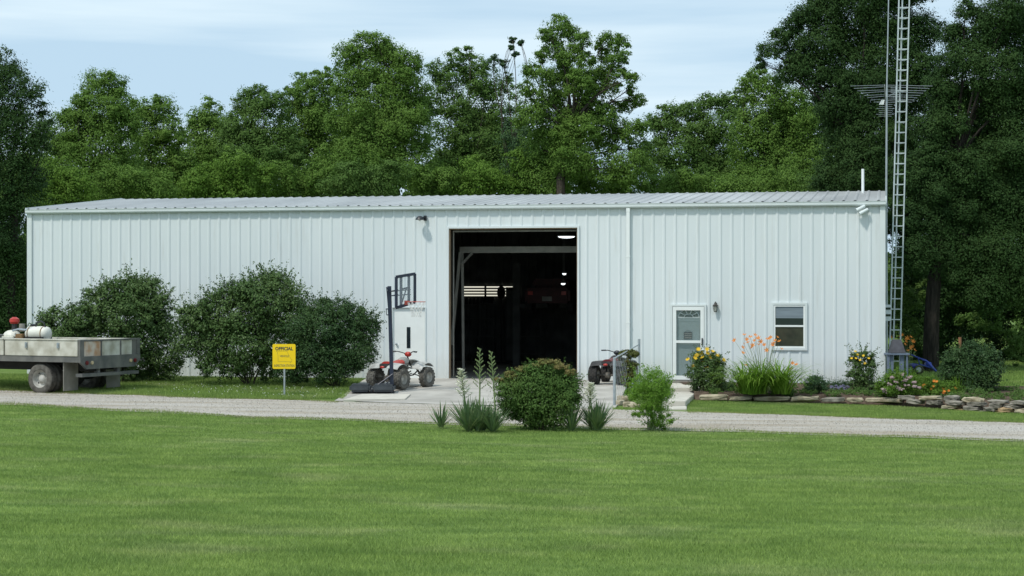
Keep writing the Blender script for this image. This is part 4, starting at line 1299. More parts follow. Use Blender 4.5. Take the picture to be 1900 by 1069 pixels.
e = shrub('lavender', b, b.y, [(1540,716,9),(1555,713,9),(1570,717,9),(1548,721,8),(1564,722,8)], M['leaf_cool'], 'low mauve-flowered plant between the small shrub and the yellow plant', cat='plant', leaf=0.013, dens=1.8, sprigs=70, stems=5, stem_r=0.004)
P = []
VV, RR = crown([(at(1545+k*6, 718, b.y-0.1).x, b.y-0.15, at(0, 719, b.y).z, 0.09, 0.1, 0.06) for k in range(5)], 0.012, dens=0.8, clump=0.1)
raw_mesh('mauve_flowers', VV, 4, M['petal_mauve'], e, rnd=RR, off=b)
b = bed(1352, 722)
shrub('small_shrub', b, b.y, [(1350,716,7),(1360,719,6),(1344,720,6)], M['leaf_bush'], 'little dark plant between the yellow bush and the daylily clump', cat='plant', leaf=0.016, dens=3, sprigs=12, stems=4, stem_r=0.004)
# cluster at the building corner: sedum mound, orange marigold mound, iris tuft
b = bed(1662, 734)
e = flowering('flowering_mound', b, b.y, [(1640,712,12),(1655,702,14),(1672,700,14),(1690,708,13),(1650,718,16),(1675,718,18),(1698,722,12),(1636,722,9),(1665,728,12)],
  [], M['leaf_warm'], M['petal_pink'], 'low mound with pale pink flower heads at the building corner', 'plant', leaf=0.022, dens=4, sprigs=40, stems=8)
VV, RR = crown([(at(px, py, b.y).x, b.y-0.28, at(px, py, b.y).z, 0.06, 0.05, 0.03) for px, py in ((1650,700),(1668,694),(1683,698),(1692,708),(1678,714),(1690,716),(1662,718),(1645,712),(1700,718),(1635,722),(1655,708),(1674,704),(1640,726),(1668,722))], 0.014, dens=2.6, clump=0.1)
raw_mesh('flower_heads', VV, 4, M['petal_pink'], e, rnd=RR, off=b)
b = bed(1745, 733)
e = flowering('flowering_mound', b, b.y, [(1715,708,11),(1732,712,12),(1722,720,13),(1745,722,13),(1760,720,12),(1775,725,10),(1735,728,12),(1712,724,10)],
  [(1716,714),(1713,716),(1733,707),(1732,717),(1752,726),(1750,722),(1754,722),(1738,708),(1752,727),(1760,725),(1755,730),(1750,729),(1728,722),(1773,720)],
  M['leaf_warm'], M['petal_orange'], 'mound of small orange flowers left of the round dark shrub', 'plant', leaf=0.02, dens=3.4, sprigs=50, stems=7, flsize=0.04)
V, R = swords(60, (bed(1722, 712).x, 45.0, BZ), 0.45, 0.012, 1.1, 1.5, 0.5, rad=0.3)
o = empty('iris_tuft', (bed(1722, 712).x, 45.0, BZ), label='tuft of upright green sword leaves behind the orange flowers', cat='plant')
raw_mesh('sword_leaves', V, 4, M['blade_lily'], o, rnd=R, off=o.location)
# daylilies at the foot of the tower
b = onground(1684, 48.5)
daylily(b, b.y, [(1653,626),(1671,625),(1684,628),(1681,634),(1679,639),(1689,646),(1685,651),(1693,644),(1694,634),(1690,626),(1683,659),(1697,650),(1674,622),(1688,631)], 50, 0.7,
        'orange daylilies behind the grey planter house at the tower foot', heads=2, spread=0.3, flsize=0.06)
# weeds and low leaves over the mulch
n = 420
X = rng.uniform(4.9, 13.5, n); T = rng.random(n)
f0 = np.interp(X, [4.55, 5.4, 7.0, 8.9, 9.6, 10.6, 11.1, 11.7, 13, 15.5], [44.2, 43.9, 43.45, 42.9, 42.3, 41.3, 40.85, 40.5, 39.9, 38.9]) + 0.12
f1 = np.where(X < 10, ywall(X) - 0.15, 46.3)
Y = f0 + (f1 - f0)*T**1.3
V, R_ = crown([(float(a), float(b_), BZ + 0.02, s1, s1, s1*0.6) for a, b_, s1 in zip(X, Y, rng.uniform(0.05, 0.17, n))], 0.018, dens=2.2, clump=0.12, buds=0, npc=12)
o = raw_mesh('ground_cover', V, 4, M['leaf_burn'], rnd=R_)
tag(o, 'low weeds and small leaves scattered over the mulch of the flower bed', 'ground cover', kind='stuff')
# dry grass and weeds straggling into the gravel from both sides
n = 52000
X = rng.uniform(-14.5, 12.5, n); side = rng.random(n) < 0.5
dd = np.abs(rng.normal(0, 0.20, n)) * (1 + 1.2*np.clip(patchy(X, X*0, 0.9, 1, 8), -0.6, 1))
Y = np.where(side, lawn_edge(X) - 0.02 + dd, far_edge(X) + 0.02 - dd)
px_ = X/Y*F + 950
ok = side | (X < -4.1) | (px_ > 1276)
X, Y = X[ok], Y[ok]
M['dry_blade'] = leaf_mat('dry_blade', [(0.13, 0.19, 0.04), (0.22, 0.26, 0.08), (0.34, 0.32, 0.15)], 0.3, nscale=0.5)
blades('verge_grass', X, Y, rng.uniform(0.015, 0.055, len(X)), 0.010*rng.uniform(0.7, 1.5, len(X)), 'sparse dry grass straggling along both edges of the gravel drive', mat=M['dry_blade'])
# ------------------------------------------------------------------ flower bed with its stones
mb = MB()
fe = [(4.55, 44.2), (5.4, 43.9), (7.0, 43.45), (8.9, 42.9), (9.6, 42.3), (10.6, 41.3), (11.1, 40.85), (11.7, 40.5), (13, 39.9), (15.5, 38.9)]
bx_ = np.linspace(4.55, 15.5, 60)
fy = np.interp(bx_, [p[0] for p in fe], [p[1] for p in fe])
TB, _ = np.meshgrid(np.linspace(0, 1, 14), bx_, indexing='ij')
BX = np.tile(bx_, (14, 1)); 
back = np.where(bx_ < 10.0, ywall(bx_) + 0.0 - 0.03, 46.6)
BY = fy[None, :]*(1-TB) + back[None, :]*TB
BZZ = np.maximum(BZ - 0.02 + 0.03*np.sin(BX*3.1)*np.sin(BY*2.3), gz(BX, BY) + 0.02) + np.where(TB == 0, -0.3, 0) - np.where((TB == 1) & (BX > 10.0), 0.3, 0)
grid_mesh('flower_bed', BX, BY, BZZ, M['soil'], label='dark mulch of the raised flower bed along the right part of the wall', cat='flower bed', kind='structure')
M['stone'] = new_mat('stone', (0.22, 0.18, 0.12), 0.9, c2=(0.50, 0.44, 0.32), scale=3.5, detail=8, bump=1.0, bscale=14, spec=0.15)
M['stone_grey'] = new_mat('stone_grey', (0.13, 0.12, 0.10), 0.9, c2=(0.34, 0.31, 0.26), scale=5, detail=8, bump=1.0, bscale=14, spec=0.15)
M['stone_rust'] = new_mat('stone_rust', (0.17, 0.12, 0.07), 0.9, c2=(0.42, 0.30, 0.17), scale=5, detail=8, bump=1.0, bscale=14, spec=0.15)
def stone(parent, c, l, d, h, rz, mat, off):
    """a flat irregular slab"""
    bm = bmesh.new()
    bmesh.ops.create_cube(bm, size=1.0)
    bmesh.ops.subdivide_edges(bm, edges=bm.edges, cuts=2, use_grid_fill=True)
    for v in bm.verts:
        p = v.co
        k = 1 - 0.22*(abs(p.x)*2)**4 * random.uniform(0.4, 1)
        v.co = Vector((p.x*l*(1-0.12*abs(p.y)) + random.uniform(-0.04, 0.04)*l, p.y*d*k + random.uniform(-0.06, 0.06)*d, p.z*h*k + random.uniform(-0.22, 0.22)*h))
    bmesh.ops.rotate(bm, verts=bm.verts, matrix=Matrix.Rotation(rz, 3, 'Z') @ Matrix.Rotation(random.uniform(-0.05, 0.05), 3, 'Y'), cent=(0, 0, 0))
    bmesh.ops.translate(bm, verts=bm.verts, vec=Vector(c) - Vector(off))
    bmesh.ops.bevel(bm, geom=[e_ for e_ in bm.edges if e_.calc_face_angle(0) > 0.5], offset=min(h*0.12, 0.02), segments=1, affect='EDGES')
    me = bpy.data.meshes.new('stone'); bm.to_mesh(me); bm.free()
    return link_mesh(me, 'stone', M[mat], parent)
random.seed(5)
b0 = Vector((4.6, 44.1, -0.15))
se = empty('stone_edging', b0, label='single row of pale flat stones edging the flower bed below the window', cat='edging')
x = 4.62
while x < 9.35:
    l = random.uniform(0.35, 0.95)
    yy = float(np.interp(x + l/2, [p[0] for p in fe], [p[1] for p in fe]))
    h = random.uniform(0.055, 0.095)
    g_ = float(gz(x, yy))
    stone(se, (x + l/2, yy - 0.10, max(g_, -0.2) + 0.02 + h/2), l*0.97, 0.30, h*1.25, -0.2 + random.uniform(-0.12, 0.12), random.choice(['stone', 'stone', 'stone', 'stone_grey']), b0)
    x += l
b0 = Vector((9.3, 42.6, -0.25))
sw = empty('dry_stone_wall', b0, label='low dry-laid wall of stacked flat stones holding the bed at right', cat='stone wall')
def wy(x): return float(np.interp(x, [p[0] for p in fe], [p[1] for p in fe])) - 0.12
NC = 4
for course in range(NC):
    x = 9.25 + (NC-1-course)*0.40 - 0.3*random.random()
    if course == NC-1: x = 9.2
    while x < 15.5:
        l = random.uniform(0.16, 0.50) if course < NC-1 else random.uniform(0.28, 0.62)
        g_ = float(gz(x + l/2, wy(x + l/2)))
        top = 0.0 + 0.02*math.sin(x*2)
        hh = (top - g_ + 0.05)/NC
        z = g_ - 0.05 + hh*(course + 0.5)
        stone(sw, (x + l/2, wy(x + l/2) - (NC-1-course)*0.025 + random.uniform(-0.05, 0.05), z + random.uniform(-0.008, 0.008)), l*1.0, random.uniform(0.26, 0.36), hh*random.uniform(0.75, 1.3), (-0.75 if 9.3 < x < 11.8 else -0.4) + random.uniform(-0.12, 0.12),
              random.choice(['stone', 'stone_grey', 'stone_grey', 'stone', 'stone_rust']), b0)
        x += l
# rubble at the foot of the fence
b0 = G(1162, 754)
ru = empty('stone_pile', b0, label='few pale rubble stones at the foot of the wire fence', cat='stones')
for (px, py, l, h) in ((1150,752,0.22,0.12),(1160,749,0.24,0.16),(1168,755,0.30,0.12),(1177,757,0.26,0.10),(1153,745,0.20,0.14),(1165,744,0.2,0.12)):
    p = G(px, py); stone(ru, (p.x, p.y, p.z + h*0.4), l, 0.2, h, random.uniform(-0.6, 0.6), 'stone', b0)
# ------------------------------------------------------------------ wire fence with vine
random.seed(21)
fa = G(1140, 754); fb = Vector((3.28, 45.9, 0.0)); fb.z = float(gz(fb.x, fb.y))
fe_ = empty('wire_fence', fa, label='galvanised wire fence running from the drive back to the building wall', cat='fence')
hA, hB = 1.12, 1.16
pa = fa + Vector((0, 0, hA)); pb = fb + Vector((0, 0, hB))
MB().tube([fa - Vector((0, 0, .2)), pa], 0.034, 10).ball(pa, (0.04, 0.04, 0.025), 10, 5).build('post', M['galv'], fe_, off=fa, shade=True)
MB().tube([fb - Vector((0, 0, .2)), pb + Vector((0, 0, 0.14))], 0.034, 10).build('post', M['galv'], fe_, off=fa, shade=True)
mid = fa.lerp(fb, 0.72); mid.z = float(gz(mid.x, mid.y))
MB().tube([mid, mid + Vector((0, 0, 0.75))], 0.026, 8).build('post', M['galv'], fe_, off=fa, shade=True)
MB().tube([pa, pb], 0.018, 8).build('top_rail', M['galv'], fe_, off=fa)
mb = MB()
Lf = (fb-fa).length; nW = int(Lf/0.28)
for sgn in (1, -1):
    for k in range(-16, nW+16):
        t0 = k/nW; dt = 1.1/Lf*sgn
        pts = []
        for j in range(9):
            q = j/8.0; t = t0 + dt*q
            if 0 <= t <= 1:
                p = fa.lerp(fb, t); p.z = float(gz(p.x, p.y)) + 0.04 + q*(1.06)
                pts.append(p)
        if len(pts) >= 2: mb.tube(pts, 0.0022, 3, cap=False)
mb.build('wire_mesh', M['galv'], fe_, off=fa)
p = fa.lerp(fb, 0.50)
b = Vector((p.x, p.y, float(gz(p.x, p.y))))
e = empty('climbing_vine', b, label='reddish-green vine climbing over the wire fence', cat='vine')
L3 = []
for (px, py, r) in ((1166,652,10),(1158,660,9),(1172,662,10),(1164,675,10),(1173,682,9),(1163,692,9),(1170,702,8),(1160,706,7),(1178,655,6),(1164,715,6),(1172,672,9)):
    c = at(px, py, b.y); L3.append((c.x, c.y, c.z, r*b.y/F, 0.12, r*b.y/F))
M['leaf_vine'] = leaf_mat('leaf_vine', [(0.13, 0.05, 0.03), (0.09, 0.11, 0.03), (0.22, 0.24, 0.10)], 0.2, nscale=3)
V, R_ = crown(L3, 0.026, dens=2.6, clump=0.15, back=0.8)
raw_mesh('foliage', V, 4, M['leaf_vine'], e, rnd=R_, off=b)
mb = MB()
for k in range(5):
    limb(mb, b + Vector((random.uniform(-.05, .05), random.uniform(-.1, .1), 0)), Vector(L3[k][:3]), 0.008, 0.003, 0.1, 4, 5)
mb.build('stems', M['stem_brown'], e, off=b)

# ------------------------------------------------------------------ vehicle inspection sign
M['sign'] = new_mat('sign', (0.86, 0.58, 0.0), 0.5, c2=(0.90, 0.63, 0.0), scale=3)
M['ink'] = new_mat('ink', (0.05, 0.05, 0.045), 0.6)
M['ink_thin'] = new_mat('ink_thin', (0.22, 0.20, 0.06), 0.6)
D = G(530, 736).y
b = G(530, 736)
sg = empty('road_sign', b, label='square yellow inspection station sign on a thin post in front of the shrubs', cat='sign')
c = at(527, 661.5, D) - b
hw, hh = 21.3*D/F, 23*D/F
def rrect(w, h, r, n=4):
    pts = []
    for (cx_, cy_, a0) in ((w-r, h-r, 0), (-w+r, h-r, 90), (-w+r, -h+r, 180), (w-r, -h+r, 270)):
        for k in range(n+1):
            a = math.radians(a0 + 90*k/n); pts.append((cx_ + r*math.cos(a), cy_ + r*math.sin(a)))
    return pts
pnl = MB().prism([(c.x+x, c.z+y) for x, y in rrect(hw, hh, 0.035)], 1, c.y-0.003, c.y+0.003).build('panel', M['sign'], sg)
def text(s, size, x, z, y, parent, mat, off, width=None, rot=(math.pi/2, 0, 0), name='lettering', bold=0.0):
    cu = bpy.data.curves.new(name, 'FONT'); cu.body = s; cu.size = size; cu.align_x = 'CENTER'; cu.align_y = 'CENTER'
    cu.extrude = 0.0015; cu.offset = bold; cu.resolution_u = 2
    t = bpy.data.objects.new(name, cu); col.objects.link(t)
    bpy.context.view_layer.update()
    w = t.dimensions.x
    me = bpy.data.meshes.new_from_object(t)
    bpy.data.objects.remove(t)
    k = (width / w) if (width and w > 0) else 1.0
    R = Matrix.Rotation(rot[2], 4, 'Z') @ Matrix.Rotation(rot[0], 4, 'X')
    me.transform(Matrix.Translation((x, y, z)) @ R @ Matrix.Diagonal((k, 1, 1, 1)))
    me.materials.clear()
    return link_mesh(me, name, mat, parent)
u_ = D/F
y_ = c.y - 0.0045
text('OFFICIAL', 8.6*u_, c.x, c.z + 14.2*u_, y_, pnl, M['ink'], None, width=33*u_, bold=0.004)
text('VEHICLE', 5.2*u_, c.x + 0.5*u_, c.z + 0.5*u_, y_, pnl, M['ink_thin'], None, width=17*u_, bold=0.001)
text('INSPECTION STATION', 6.4*u_, c.x + 0.5*u_, c.z - 17.2*u_, y_, pnl, M['ink_thin'], None, width=38*u_, bold=0.0015)
mo = [(-14.5, 10), (5.5, 10), (6.5, 7), (10, 1.5), (11.5, -3), (14.5, -6), (14.5, -8.5), (12.5, -11), (11, -11.5), (12, -9.5), (-11, -9.5), (-11, 2), (-12.5, 5), (-11.5, 6.5)]
mb = MB()
pts = [(c.x + a*u_, y_+0.001, c.z + b_*u_) for a, b_ in mo]
for p, q in zip(pts, pts[1:]+pts[:1]):
    mb.tube([p, q], 0.0032, 4)
mb.build('state_outline', M['ink_thin'], pnl)
lp = at(527.5, 650, D) - b
MB().box(lp.x - 0.02, lp.x + 0.02, c.y + 0.004, c.y + 0.022, 0, lp.z).box(lp.x-0.02, lp.x-0.016, c.y+0.022, c.y+0.04, 0, lp.z).box(lp.x+0.016, lp.x+0.02, c.y+0.022, c.y+0.04, 0, lp.z).build('post', M['galv'], sg)
mb = MB()
for dz in (-17*u_, 19*u_):
    mb.lathe([(0.008, 0), (0.008, 0.004)], (lp.x, c.y-0.0075, c.z+dz*0.9), (0, 1, 0), 8)
    mb.build('bolt', M['galv'], pnl) ; mb = MB()

# ------------------------------------------------------------------ all-terrain vehicles
M['tyre'] = new_mat('tyre', (0.020, 0.021, 0.022), 0.85, c2=(0.06, 0.055, 0.05), scale=9, bump=0.4, spec=0.2)
M['tyre_dusty'] = new_mat('tyre_dusty', (0.075, 0.07, 0.062), 0.9, c2=(0.17, 0.16, 0.14), scale=8, bump=0.4, spec=0.2)
M['rim_tan'] = new_mat('rim_tan', (0.26, 0.25, 0.22), 0.6, c2=(0.42, 0.40, 0.36), scale=8)
M['red'] = new_mat('red', (0.42, 0.03, 0.02), 0.35, var=0.2, scale=5)
M['dark_red'] = new_mat('dark_red', (0.13, 0.012, 0.015), 0.35, var=0.3, scale=5)
M['plastic_white'] = new_mat('plastic_white', (0.28, 0.28, 0.26), 0.5, c2=(0.50, 0.50, 0.48), scale=6)
M['plastic_dark'] = new_mat('plastic_dark', (0.035, 0.033, 0.033), 0.5, var=0.3, scale=6)
M['engine'] = new_mat('engine', (0.07, 0.06, 0.05), 0.6, metal=0.4, c2=(0.22, 0.20, 0.17), scale=14)
def wheel(parent, c, R, w, side, tyre_m, knobs=18, rim_m='rim_tan', name='wheel'):
    """wheel with axis along local y; side = +1 / -1 tells where the outer face is"""
    e = bpy.data.objects.new(name, None); col.objects.link(e); e.parent = parent; e.location = c
    prof = [(R*0.50, -w*0.42), (R*0.62, -w*0.5), (R*0.86, -w*0.5), (R*0.95, -w*0.40), (R*0.965, 0), (R*0.95, w*0.40), (R*0.86, w*0.5), (R*0.62, w*0.5), (R*0.50, w*0.42)]
    mb = MB().lathe(prof, (0, 0, 0), (0, 1, 0), 28, cap=False)
    for k in range(knobs):
        a = 2*math.pi*k/knobs
        for j, yy in enumerate((-0.36, -0.12, 0.12, 0.36)):
            aa = a + (j % 2)*math.pi/knobs
            ct, st_ = math.cos(aa), math.sin(aa)
            cc = Vector((ct*R*0.955, yy*w, st_*R*0.955))
            t = Vector((-st_, 0, ct)); r_ = Vector((ct, 0, st_)); yv = Vector((0, 1, 0))
            hw_, hl = w*0.09, math.pi*R/knobs*0.52
            v = [cc + t*sx*hl + yv*sy*hw_ + r_*sz*R*0.045 for sz in (-1, 1) for sx, sy in ((-1, -1), (1, -1), (1, 1), (-1, 1))]
            mb.add(v, [(0,3,2,1),(4,5,6,7),(0,1,5,4),(1,2,6,5),(2,3,7,6),(3,0,4,7)])
    mb.build('tyre', M[tyre_m], e, shade=True)
    s_ = side
    prof = [(R*0.50, w*0.42*s_), (R*0.47, w*0.38*s_), (R*0.40, w*0.10*s_), (R*0.20, w*0.06*s_), (R*0.17, w*0.20*s_), (0.001, w*0.22*s_)]
    mb = MB().lathe(prof, (0, 0, 0), (0, 1, 0), 24, cap=False)
    mb.lathe([(R*0.50, -w*0.42*s_), (R*0.42, w*0.05*s_), (0.001, w*0.05*s_)], (0, 0, 0), (0, 1, 0), 24, cap=False)
    for k in range(4):
        a = k*math.pi/2 + 0.4
        mb.lathe([(R*0.035, w*0.05*s_), (R*0.03, w*0.12*s_)], (math.cos(a)*R*0.29, 0, math.sin(a)*R*0.29), (0, 1, 0), 6)
    mb.build('rim', M[rim_m], e, shade=True)
    return e
def sheet(mb, grid, th=0.012):
    """thick curved panel from a grid of points"""
    g = [[Vector(p) for p in r] for r in grid]
    nr, nc = len(g), len(g[0])
    v = [p for r in g for p in r] + [p - Vector((0, 0, th)) for r in g for p in r]
    o = nr*nc; f = []
    for i in range(nr-1):
        for j in range(nc-1):
            a, b_, c_, d = i*nc+j, i*nc+j+1, (i+1)*nc+j+1, (i+1)*nc+j
            f += [(a, b_, c_, d), (d+o, c_+o, b_+o, a+o)]
    for i in range(nr-1):
        f += [(i*nc, (i+1)*nc, (i+1)*nc+o, i*nc+o), (i*nc+nc-1, i*nc+nc-1+o, (i+1)*nc+nc-1+o, (i+1)*nc+nc-1)]
    for j in range(nc-1):
        f += [(j, j+o, j+1+o, j+1), ((nr-1)*nc+j, (nr-1)*nc+j+1, (nr-1)*nc+j+1+o, (nr-1)*nc+j+o)]
    mb.add(v, f)
def fender(side, xc, y0, y1, R, z, a0, a1, lip=0.03):
    g = []
    for k in range(9):
        a = math.radians(a0 + (a1-a0)*k/8)
        r = []
        for j in range(5):
            t = j/4
            yy = (y0 + (y1-y0)*t)*side
            r.append((xc + math.cos(a)*R*(1-0.03*t), yy, z + math.sin(a)*R - lip*t*t))
        g.append(r)
    return g
def atv(loc, rz, body, second, tyre_m, label, sc=1.0, tail='red', rack=True):
    e = empty('quad_bike', loc, rz, label=label, cat='quad bike', group='quad bikes parked by the wall')
    e.scale = (sc, sc, sc)
    wb, tr, R = 1.14, 0.40, 0.27
    wheel(e, (0, tr, R), R, 0.25, 1, tyre_m); wheel(e, (0, -tr, R), R, 0.25, -1, tyre_m)
    wheel(e, (wb, tr+0.02, R), R, 0.18, 1, tyre_m); wheel(e, (wb, -tr-0.02, R), R, 0.18, -1, tyre_m)
    mb = MB()
    mb.tube([(0, tr, R), (0, -tr, R)], 0.03, 8)
    mb.lathe([(0.08, -0.07), (0.10, 0), (0.08, 0.07)], (0, 0.0, R), (0, 1, 0), 14)
    for s in (1, -1):
        mb.tube([(0.0, s*0.1, R), (0.45, s*0.13, 0.30), (0.95, s*0.12, 0.33), (1.15, s*0.10, 0.42)], 0.018, 6)
        mb.tube([(-0.12, s*0.12, 0.60), (0.2, s*0.13, 0.62), (0.75, s*0.12, 0.60), (1.1, s*0.08, 0.50)], 0.018, 6)
        mb.tube([(0.45, s*0.13, 0.30), (0.5, s*0.13, 0.60)], 0.014, 6)
        mb.tube([(0.95, s*0.1, 0.36), (wb, s*0.33, R)], 0.014, 6); mb.tube([(1.2, s*0.1, 0.36), (wb, s*0.33, R)], 0.014, 6)
        mb.tube([(wb-0.03, s*0.27, R+0.02), (1.02, s*0.11, 0.58)], 0.028, 8)
    mb.tube([(-0.02, 0, R), (0.10, 0, 0.60)], 0.035, 8)
    mb.build('chassis', M['engine'], e)
    mb = MB()
    mb.box(0.36, 0.72, -0.13, 0.13, 0.26, 0.44); mb.lathe([(0.09, 0), (0.10, 0.1), (0.085, 0.22)], (0.55, 0, 0.40), (0.2, 0, 1), 12)
    mb.tube([(0.68, -0.1, 0.48), (0.5, -0.2, 0.42), (0.1, -0.2, 0.47), (-0.10, -0.18, 0.50)], [0.02, 0.025, 0.05, 0.05], 10)
    mb.build('engine', M['engine'], e)
    mb = MB()
    g = []
    for k in range(8):
        t = k/7; x = -0.10 + t*0.62
        r = []
        for j in range(7):
            q = (j-3)/3
            r.append((x, q*(0.15 + 0.02*math.sin(math.pi*t)), 0.70 + 0.03*t + 0.035*math.cos(t*6.28)*0.5 - abs(q)**2.5*0.06))
        g.append(r)
    sheet(mb, g, 0.08); mb.build('seat', M[second], e, shade=True)
    mb = MB(); mb.ball((0.66, 0, 0.70), (0.20, 0.13, 0.11), 14, 8)
    mb.build('fuel_tank', M[body], e, shade=True)
    for s in (1, -1):
        mb = MB(); sheet(mb, fender(s, 0.02, 0.12, 0.46, 0.35, 0.33, 140, 38)); mb.build('rear_fender', M[body], e, shade=True)
        mb = MB(); sheet(mb, fender(s, wb, 0.10, 0.46, 0.35, 0.33, 150, 45)); mb.build('front_fender', M[body], e, shade=True)
    mb = MB(); sheet(mb, [[(x, q*0.16, z) for q in (-1, -0.5, 0, 0.5, 1)] for x, z in ((0.80, 0.74), (0.95, 0.74), (1.15, 0.69), (1.32, 0.60), (1.36, 0.50))], 0.02)
    mb.build('nose_cowl', M[body], e, shade=True)
    mb = MB()
    for s in (1, -1):
        mb.tube([(0.86, 0, 0.80), (0.84, s*0.10, 0.90), (0.76, s*0.24, 0.945), (0.68, s*0.40, 0.94)], 0.013, 7)
        mb.tube([(0.735, s*0.29, 0.945), (0.68, s*0.41, 0.94)], 0.020, 8)
        mb.tube([(0.80, s*0.20, 0.94), (0.79, s*0.36, 0.955)], 0.006, 5)
    mb.tube([(0.98, 0, 0.58), (0.86, 0, 0.80)], 0.02, 8)
    mb.build('handlebar', M['black'], e)
    mb = MB(); mb.ball((0.88, 0, 0.87), (0.07, 0.10, 0.07), 12, 7)
    mb.build('headlight_pod', M[tail], e, shade=True)
    if rack:
        mb = MB()
        for y in (-0.26, 0.26): mb.tube([(-0.30, y, 0.72), (0.10, y, 0.73)], 0.010, 6)
        for x in (-0.30, -0.17, -0.03): mb.tube([(x, -0.28, 0.72), (x, 0.28, 0.72)], 0.010, 6)
        mb.build('rear_rack', M['black'], e)
    MB().ball((-0.26, 0.0, 0.57), (0.035, 0.07, 0.035), 10, 6).build('tail_light', M['red'], e, shade=True)
    mb = MB().box(-0.20, 0.05, -0.15, 0.15, 0.56, 0.66)
    mb.build('rear_guard', M['plastic_dark'], e, bevel=0.02)
    return e
p = G(719, 727)
a1 = atv((p.x, p.y + 0.25, float(gz(p.x, p.y+0.25)) + 0.045), math.radians(90 - 32), 'plastic_white', 'red', 'tyre_dusty', 'red and white quad bike with knobbly tyres behind the basketball pole', sc=1.0, rack=False)
p = G(1129, 718)
a2 = atv((p.x, p.y + 0.2, float(gz(p.x, p.y+0.2)) + 0.045), math.radians(90 - 20), 'plastic_dark', 'dark_red', 'tyre', 'dark red and black quad bike beside the wire fence', sc=0.93, tail='black', rack=False)

# ------------------------------------------------------------------ basketball hoop
M['hoop_base'] = new_mat('hoop_base', (0.045, 0.052, 0.06), 0.45, var=0.2, scale=5)
M['hoop_metal'] = new_mat('hoop_metal', (0.015, 0.022, 0.045), 0.4, var=0.2, scale=5)
M['net'] = new_mat('net', (0.72, 0.72, 0.70), 0.9)
M['rim_red'] = new_mat('rim_red', (0.50, 0.10, 0.07), 0.5, var=0.2)
M['acrylic'] = glass('acrylic', (0.75, 0.82, 0.85), 0.15)
b = G(727, 731)
D = b.y
hp = empty('basketball_hoop', b, label='portable basketball hoop with black pole and clear framed backboard', cat='basketball hoop')
def L(px, py, dy=0.0): return at(px, py, D + dy) - b
mb = MB()
for (x0, x1) in ((650, 688), (692, 733)):
    p0 = L(x0, 732); p1 = L(x1, 714)
    mb.box(p0.x, p1.x, -0.30, 0.42, 0.06, p1.z + 0.02)
p0 = L(684, 732); p1 = L(696, 718); mb.box(p0.x, p1.x, -0.22, 0.34, 0.05, p1.z)
mb.build('base_tank', M['hoop_base'], hp, bevel=0.05, shade=True)
pt = L(722.5, 531); pb_ = L(727.5, 728)
mb = MB()
d = (pt - pb_)
w = 0.046
v = []
for c_ in (pb_, pt):
    for sx, sy in ((-1, -1), (1, -1), (1, 1), (-1, 1)): v.append(c_ + Vector((sx*w, sy*w, 0)))
mb.add(v, [(3,2,1,0),(4,5,6,7),(0,1,5,4),(1,2,6,5),(2,3,7,6),(3,0,4,7)])
mb.build('pole', M['hoop_metal'], hp)
mb = MB()
for dy in (-0.11, 0.11):
    mb.tube([L(729, 694) + Vector((0, dy*0.5, 0)), L(690, 722) + Vector((0, dy*2, 0))], 0.018, 6)
mb.tube([L(729, 702), L(704, 722)], 0.014, 6)
mb.build('base_strut', M['hoop_metal'], hp)
mb = MB().tube([L(729, 728, -0.14), L(729, 728, 0.14)], 0.045, 10); mb.build('transport_wheel', M['black'], hp)
# backboard: local frame, facing right and slightly towards the viewer
nb = Vector((math.cos(math.radians(-38)), math.sin(math.radians(-38)), 0))
sb = Vector((-nb.y, nb.x, 0))                 # along the board
cb = (L(736.5, 542.5) + L(768.5, 534.5)) / 2; cb.z += 0.0
# choose the half width so that it spans the seen width
hwid = (32.0*D/F/2) / abs(sb.x)
hb = 27.5*D/F
sb_ = sb if sb.x > 0 else -sb
def Bp(u, v, w=0.0): return cb + sb_*(u*hwid) + Vector((0, 0, v*hb*(1-0.035*u) + u*4.0*D/F)) + nb*w
def bbar(mb, u0, v0, u1, v1, t=0.03, w0=-0.02, w1=0.02):
    p, q = Bp(u0, v0), Bp(u1, v1); dd = (q-p).normalized(); pe = dd.cross(nb).normalized()*t
    vv = []
    for c_ in (p, q):
        for a_, w_ in ((-1, w0), (1, w0), (1, w1), (-1, w1)): vv.append(c_ + pe*a_ + nb*w_)
    mb.add(vv, [(3,2,1,0),(4,5,6,7),(0,1,5,4),(1,2,6,5),(2,3,7,6),(3,0,4,7)])
mb = MB()
for args in ((-1,-1,1,-1),(-1,1,1,1),(-1,-1,-1,1),(1,-1,1,1)): bbar(mb, *args, t=0.035, w0=-0.018, w1=0.022)
bf = mb.build('backboard_frame', M['hoop_metal'], hp)
mb = MB()
for args in ((-0.42,-0.95,-0.42,0.95),(0.42,-0.95,0.42,0.95)): bbar(mb, *args, t=0.045, w0=-0.03, w1=-0.012)
bbar(mb, -0.38, 0.12, 0.38, 0.12, 0.022, -0.030, -0.012); bbar(mb, -0.30, -0.75, 0.15, 0.08, 0.016, -0.030, -0.012)
mb.build('backboard_brace', M['hoop_metal'], bf)
mb = MB(); vv = [Bp(u, v, w_) for w_ in (-0.006, 0.006) for u, v in ((-0.97, -0.97), (0.97, -0.97), (0.97, 0.97), (-0.97, 0.97))]
mb.add(vv, [(3,2,1,0),(4,5,6,7),(0,1,5,4),(1,2,6,5),(2,3,7,6),(3,0,4,7)]); mb.build('clear_board', M['acrylic'], bf)
mb = MB()
back_t = Bp(0, 0.35, -0.04); back_b = Bp(0, -0.5, -0.04)
